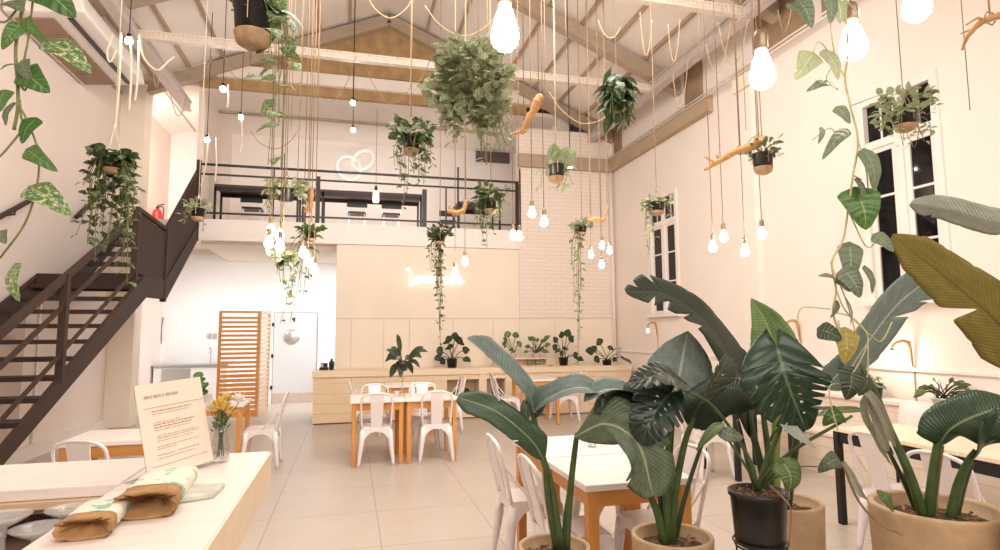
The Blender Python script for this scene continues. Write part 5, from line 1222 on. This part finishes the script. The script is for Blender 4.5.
# ------------------------------------------------------------------ pendant bulbs
def pendant(label, px, py, D, rb=.032, ln=.105, mat='bulb', group=None, cordr=.0035, sock=.055):
    """(px, py): middle of the glass bulb"""
    c = P(px, py, D); t = thing('pendant_lamp', label, 'lamp', c, group)
    zt = c.z + ln / 2
    b = MB(); b.lathe([(0, -ln / 2), (rb * .55, -ln / 2 + rb * .16), (rb * .9, -ln / 2 + rb * .55), (rb, -ln / 2 + rb * 1.0), (rb * .92, -ln * .05), (rb * .62, ln * .26), (rb * .42, ln * .42), (rb * .40, ln / 2), (0, ln / 2)], c, 18); b.build('bulb', mat, t)
    b = MB(); b.lathe([(0, -.004), (rb * .52, -.004), (rb * .56, .004), (rb * .56, sock * .7), (rb * .42, sock), (0, sock)], (c.x, c.y, zt), 14); b.build('socket', 'brass', t)
    b = MB(); b.tube([V(c.x, c.y, zt + sock - .005), V(c.x, c.y, top_of(c.x))], cordr, 5); b.build('cord', 'wire', t)
    return t
BG = 'big teardrop bulbs near the viewer'
pendant('large glowing teardrop bulb hanging at top centre, cut near the photo top', 505, 27, 1.75, .042, .15, 'bulbbig')
pendant('large glowing teardrop bulb hanging alone before the right rafters', 762, 69, 1.75, .037, .125, 'bulbbig')
pendant('large glowing bulb among the leaves of the long right vine', 853, 40, 1.95, .042, .14, 'bulbbig')
pendant('large glowing bulb cut by the photo top near the right corner', 916, 2, 2.0, .045, .14, 'bulbbig')
for px, py, D, lab in ((271, 230, 4.6, 'upper left bulb of the four glowing before the white doorway'), (280, 235, 4.7, 'upper right bulb of the four glowing before the white doorway'), (269, 242, 4.5, 'lower left bulb of the four glowing before the white doorway'), (280, 245, 4.4, 'lower right bulb of the four glowing before the white doorway'),
        (303, 252, 5.0, 'highest of three bulbs in a falling row by the pale trailing plant'), (308, 261, 5.1, 'middle of three bulbs in a falling row by the pale trailing plant'), (314, 269, 5.0, 'lowest of three bulbs in a falling row by the pale trailing plant'),
        (513, 235, 5.8, 'twin bulb at the brick end of the balcony, nearer the rail'), (519.5, 236, 5.7, 'twin bulb at the brick end of the balcony, nearer the brick'),
        (532, 212, 5.2, 'single bulb hanging left of the pale round-leaved plant, the higher one'), (544, 221, 5.0, 'single bulb hanging left of the pale round-leaved plant, the lower one'),
        (455, 272, 6.2, 'lower bulb hanging beside the neon lettering'), (465, 261, 6.2, 'upper bulb hanging beside the neon lettering'),
        (591, 254, 7.2, 'bulb under the short driftwood at the brick wall, nearest the string plant'), (602, 245, 7.2, 'topmost bulb under the short driftwood at the brick wall'), (609.5, 250, 7.2, 'bulb under the short driftwood at the brick wall, nearest the corner'), (601.5, 264, 7.0, 'lowest bulb under the short driftwood at the brick wall'),
        (713, 246, 4.95, 'first bulb from the far end under the long driftwood branch'), (723.5, 236, 4.9, 'second bulb from the far end under the long driftwood branch'), (745, 250, 4.75, 'third bulb from the far end under the long driftwood branch'), (762, 233, 4.7, 'bulb hanging right below the cork-based pot at the right wall')):
    pendant(lab, px, py, D, .033 if D < 6.5 else .030, .10)
def whitelamp(label, px, py, D, ropes, glow='bulbwhite'):
    c = P(px, py, D); t = thing('ceiling_bulb', label, 'lamp', c)
    b = MB(); b.lathe([(0, -.04), (.03, -.03), (.04, 0), (.03, .03), (0, .035)], c, 14); b.build('bulb', glow, t)
    b = MB(); b.lathe([(0, .03), (.028, .03), (.028, .08), (0, .08)], c, 12); b.tube([c + V(0, 0, .08), V(c.x, c.y, max(c.z + .2, 5.58 if abs(c.x + 2.93) < .6 else top_of(c.x)))], .006, 5); b.build('socket', 'black', t)
    return c
whitelamp('bare white bulb among white ropes under the left steel purlin, nearest us', 129, 41, 6.6, 0)
whitelamp('bare white bulb under the left ceiling, right of the rafter end', 223, 89, 8.6, 0); whitelamp('bare white bulb with a hanging rope near the mezzanine ceiling', 241, 117, 10.2, 0); whitelamp('bare white bulb at the far end of the left steel purlin, above the stair top', 207, 140, 9.2, 0)
whitelamp('bare bulb before the mezzanine ceiling, upper of two in line', 353, 103, 9.5, 0); whitelamp('bare bulb before the mezzanine ceiling, lower of two in line', 353, 130, 10.3, 0); whitelamp('bare white bulb above the pale round-leaved plant', 570, 165, 7.0, 0)
# ------------------------------------------------------------------ ropes looped over the roof steel
def rope(label, pts, r=.008, mat='rope', group=None, n=None):
    q = [pd(p) for p in pts]; b = MB(); b.tube(smooth(q, n or len(q) * 6), r, 6); o = b.build('hanging_rope', mat); tag(o, label, 'rope', group); return o
GW = 'white ropes under the left steel purlin'
for i, (x0, y0, x1, y1, d) in enumerate(((121, 40, 115, 130, 6.6), (131, 44, 129, 112, 6.6), (139, 48, 135, 101, 6.7), (209, 142, 201, 186, 9.2), (216, 145, 215, 182, 9.2), (228, 92, 227, 108, 8.6), (242, 120, 240, 155, 10.2))):
    a = ['long white rope hanging down towards the potted ivy by the stairs', 'white rope ending in a tassel below the nearest bare white bulb', 'third white rope below the nearest bare white bulb, above the column', 'white rope holding the little plant by the stair top', 'short white rope just right of the stair-top bulb', 'short white rope beside the bulb right of the rafter end', 'glowing white rope near the mezzanine ceiling'][i]
    rope(a, [(x0, y0 - 8, d), ((x0 + x1) / 2 + 1, (y0 + y1) / 2, d), (x1, y1, d)], .012, 'whiterope')
rope('white rope looping from the nearest bare white bulb to the right', [(139, 34, 6.6), (144, 58, 6.6), (157, 70, 6.6), (168, 62, 6.6), (174, 57, 6.6)], .011, 'whiterope')
rope('white rope looping left of the nearest bare white bulb', [(113, 35, 6.4), (107, 52, 6.4), (110, 62, 6.4), (116, 50, 6.4)], .010, 'whiterope')
def loop(x0, y0, x1, y1, sag, d, label, r=.008, group=None):
    rope(label, [(x0, y0, d), (x0 + (x1 - x0) * .2, y0 + sag * .65 + (y1 - y0) * .2, d), ((x0 + x1) / 2, (y0 + y1) / 2 + sag, d), (x0 + (x1 - x0) * .8, y1 + sag * .65 - (y1 - y0) * .2, d), (x1, y1, d)], r, 'rope', group)
GT = 'tan ropes draped in loops from the roof steel'
LT = 'thin tan rope draped in a loop from the roof steel'
for k, (x0, y0, x1, y1, sag, d, lab) in enumerate((
        (366, -6, 415, -6, 24, 5.5, 'wide tan rope loop hanging before the gable peak'), (314, 84, 356, 56, 30, 8.6, 'tan rope loop across the brown gable, left half'), (366, 66, 412, 84, 28, 8.6, 'tan rope loop under the gable, middle'), (412, 84, 430, 60, 6, 8.6, 'small tan rope loop by the ivy ball on the gable tie'),
        (425, 6, 500, 10, 28, 5.0, 'wide tan rope loop over the ivy ball'), (549, 92, 612, 110, 22, 6.5, 'wide tan rope loop under the right rafter'), (673, 75, 688, 60, 40, 6.8, 'tan rope loop on the brown patch of the right wall top'),
        (706, 44, 731, 20, 40, 6.2, 'tan rope loop crossing the right steel purlin'), (718, 22, 748, 20, 44, 6.0, 'second tan rope loop beside the lone teardrop bulb'), (778, 10, 792, 4, 24, 5.2, 'tan rope loop right of the lone teardrop bulb'),
        (187, 64, 212, 56, 20, 7.6, 'little tan rope ring by the left rafter'), (224, 56, 250, 72, 14, 7.6, 'tan rope loop left of the cork-based pot'), (153, 72, 160, 70, 16, 7.4, 'tan rope kink at the left steel purlin'), (170, 90, 186, 98, 22, 7.6, 'tan rope loop near the far end of the left rafter'), (250, 130, 300, 128, 20, 8.5, 'tan rope loop before the mezzanine rear wall'), (598, 20, 620, 28, 14, 5.4, 'tan rope loop above the peperomia'), (640, 12, 652, 20, 40, 6.0, 'tan rope loop dropping from the second tie beam'), (668, 24, 680, 20, 40, 6.0, 'tan rope loop near the end of the second tie beam'))):
    loop(x0, y0, x1, y1, sag, d, lab, .0015 + .00045 * d)
for (x, y1, d, lab) in ((317, 98, 6.5, 'straight tan rope before the left half of the brown gable'), (410, 105, 6.0, 'straight tan rope before the right half of the brown gable'), (263, 60, 4.0, 'tan rope bundle strand left, beside the cork-based pot'), (291, 130, 5.2, 'tan rope strand hanging to the trough plant'), (297, 195, 5.2, 'tan rope strand hanging down to the left driftwood piece'), (301, 110, 4.6, 'tan rope strand right of the trough plant ropes'), (283, 120, 5.0, 'thin dark flex beside the pale pothos leaves'),
        (545, 90, 5.4, 'straight tan rope left of the peperomia'), (556, 150, 6.0, 'straight tan rope before the brick wall top'), (566, 60, 5.2, 'short straight tan rope left of the rafter'), (700, 60, 5.6, 'straight tan rope crossing the right steel purlin'), (478, 140, 4.6, 'tan rope strand inside the ivy ball, middle'), (487, 165, 4.8, 'tan rope strand below the ivy ball'), (746, 130, 5.0, 'brown twig-like rope down to the long driftwood branch'), (970, 110, 3.2, 'dark flex hanging at the top right photo corner'), (607, 205, 7.2, 'tan rope down to the short driftwood at the brick wall')):
    a = P(x, y1, d); b = MB(); b.tube([a, a.lerp(V(a.x, a.y, top_of(a.x)), .5) + V(.01, 0, 0), V(a.x, a.y, top_of(a.x))], .001 + .0004 * d, 6)
    tag(b.build('hanging_rope', 'wire' if 'flex' in lab else 'rope'), lab, 'rope')
# ------------------------------------------------------------------ wall lamps of driftwood on the right wall
def sconce(label, px, py, glow=True):
    c = onX(px, py, XR - .04); t = thing('wall_lamp', label, 'wall lamp', c)
    b = MB(); b.tube([c + V(.02, 0, -.18), c + V(.0, 0, 0), c + V(-.02, .0, .06)], [.010, .018, .02], 8); b.tube(smooth([c + V(0, 0, .05), c + V(-.05, .03, .07), c + V(-.09, .07, .05), c + V(-.11, .10, .01)], 8), [.022, .018, .017, .016, .015, .014, .013, .012, .010], 8); b.build('driftwood_arm', 'drift', t)
    q = c + V(-.11, .10, -.08)
    b = MB(); b.lathe([(0, -.05), (.025, -.035), (.034, 0), (.02, .035), (.014, .05), (0, .05)], q, 14); b.build('bulb', 'bulb' if glow else 'bulbwarm', t)
    b = MB(); b.lathe([(0, .045), (.018, .045), (.018, .08), (0, .08)], q, 10); b.build('socket', 'brass', t)
    b = MB(); b.tube([c + V(.03, 0, -.17), c + V(.03, 0, -.9)], .006, 6); b.build('cord', 'rope', t)
sconce('glowing driftwood wall lamp above the bench fern', 910, 348); sconce('small driftwood wall lamp under the far right window', 656, 326, False); sconce('driftwood wall lamp glimpsed above the glossy monstera leaf', 798, 326, False)
# ------------------------------------------------------------------ light: added unseen fill lights, a kitchen lamp out of sight, dim night sky
def area(name, loc, target, sx, sy, power, col, spread=180):
    l = bpy.data.lights.new(name, 'AREA'); l.shape = 'RECTANGLE'; l.size = sx; l.size_y = sy; l.energy = power; l.color = col; l.spread = math.radians(spread)
    o = bpy.data.objects.new(name, l); COL.objects.link(o); o.location = loc
    o.rotation_euler = (Vector(target) - Vector(loc)).to_track_quat('-Z', 'Y').to_euler(); return o
WARM = (1, .93, .86)
area('hall_fill', (1.2, 4.3, 5.3), (1.2, 6.2, 0), 4, 2.2, 235, WARM)  # unseen fill added above the view to light the hall
area('front_fill', (.8, -2.3, 4.2), (.8, 9, 3.4), 6, 2.4, 250, WARM)  # broad fill added behind the viewer, no shop front fixture
area('roof_fill', (.8, 4.0, 4.75), (.8, 8.5, 7.6), 4, 1.2, 150, WARM)  # upward fill added out of view to brighten the roof boards
area('kitchen_lamp', (.9, 12.9, 2.6), (-2.2, 13.9, .6), 1.5, 1.2, 60, (1, 1, 1), 110)
area('kitchen_wall_fill', (-3.2, 11.9, 2.9), (-2.4, 14.2, .8), .8, .5, 13, (1, 1, 1), 110)  # second unseen light, added behind the column for the rear wall
area('mezzanine_fill', (.3, 12.5, 3.68), (.3, 13.4, 6), 3.5, .4, 45, (1, .93, .88))  # fill added at floor level, hidden by the slab edge, brightens the mezzanine
area('passage_fill', (-3.75, 11.85, 4.8), (-3.2, 14.2, 4.8), .3, 1.2, 30, (1, .95, .92))  # hidden fill added behind the column to brighten the stair passage
w = bpy.data.worlds.new('night'); w.use_nodes = True; w.node_tree.nodes['Background'].inputs[0].default_value = (.08, .06, .09, 1); w.node_tree.nodes['Background'].inputs[1].default_value = .5; SC.world = w
vs = SC.view_settings; vs.view_transform = 'Standard'; vs.look = 'None'; vs.gamma = 1; vs.use_curve_mapping = False; vs.exposure = EXPO
SC.cycles.use_denoising = True; SC.cycles.max_bounces = 10; SC.cycles.diffuse_bounces = 5; SC.cycles.glossy_bounces = 3; SC.cycles.transmission_bounces = 8; SC.cycles.transparent_max_bounces = 8
SC.cycles.sample_clamp_indirect = 6; SC.cycles.caustics_reflective = False; SC.cycles.caustics_refractive = False
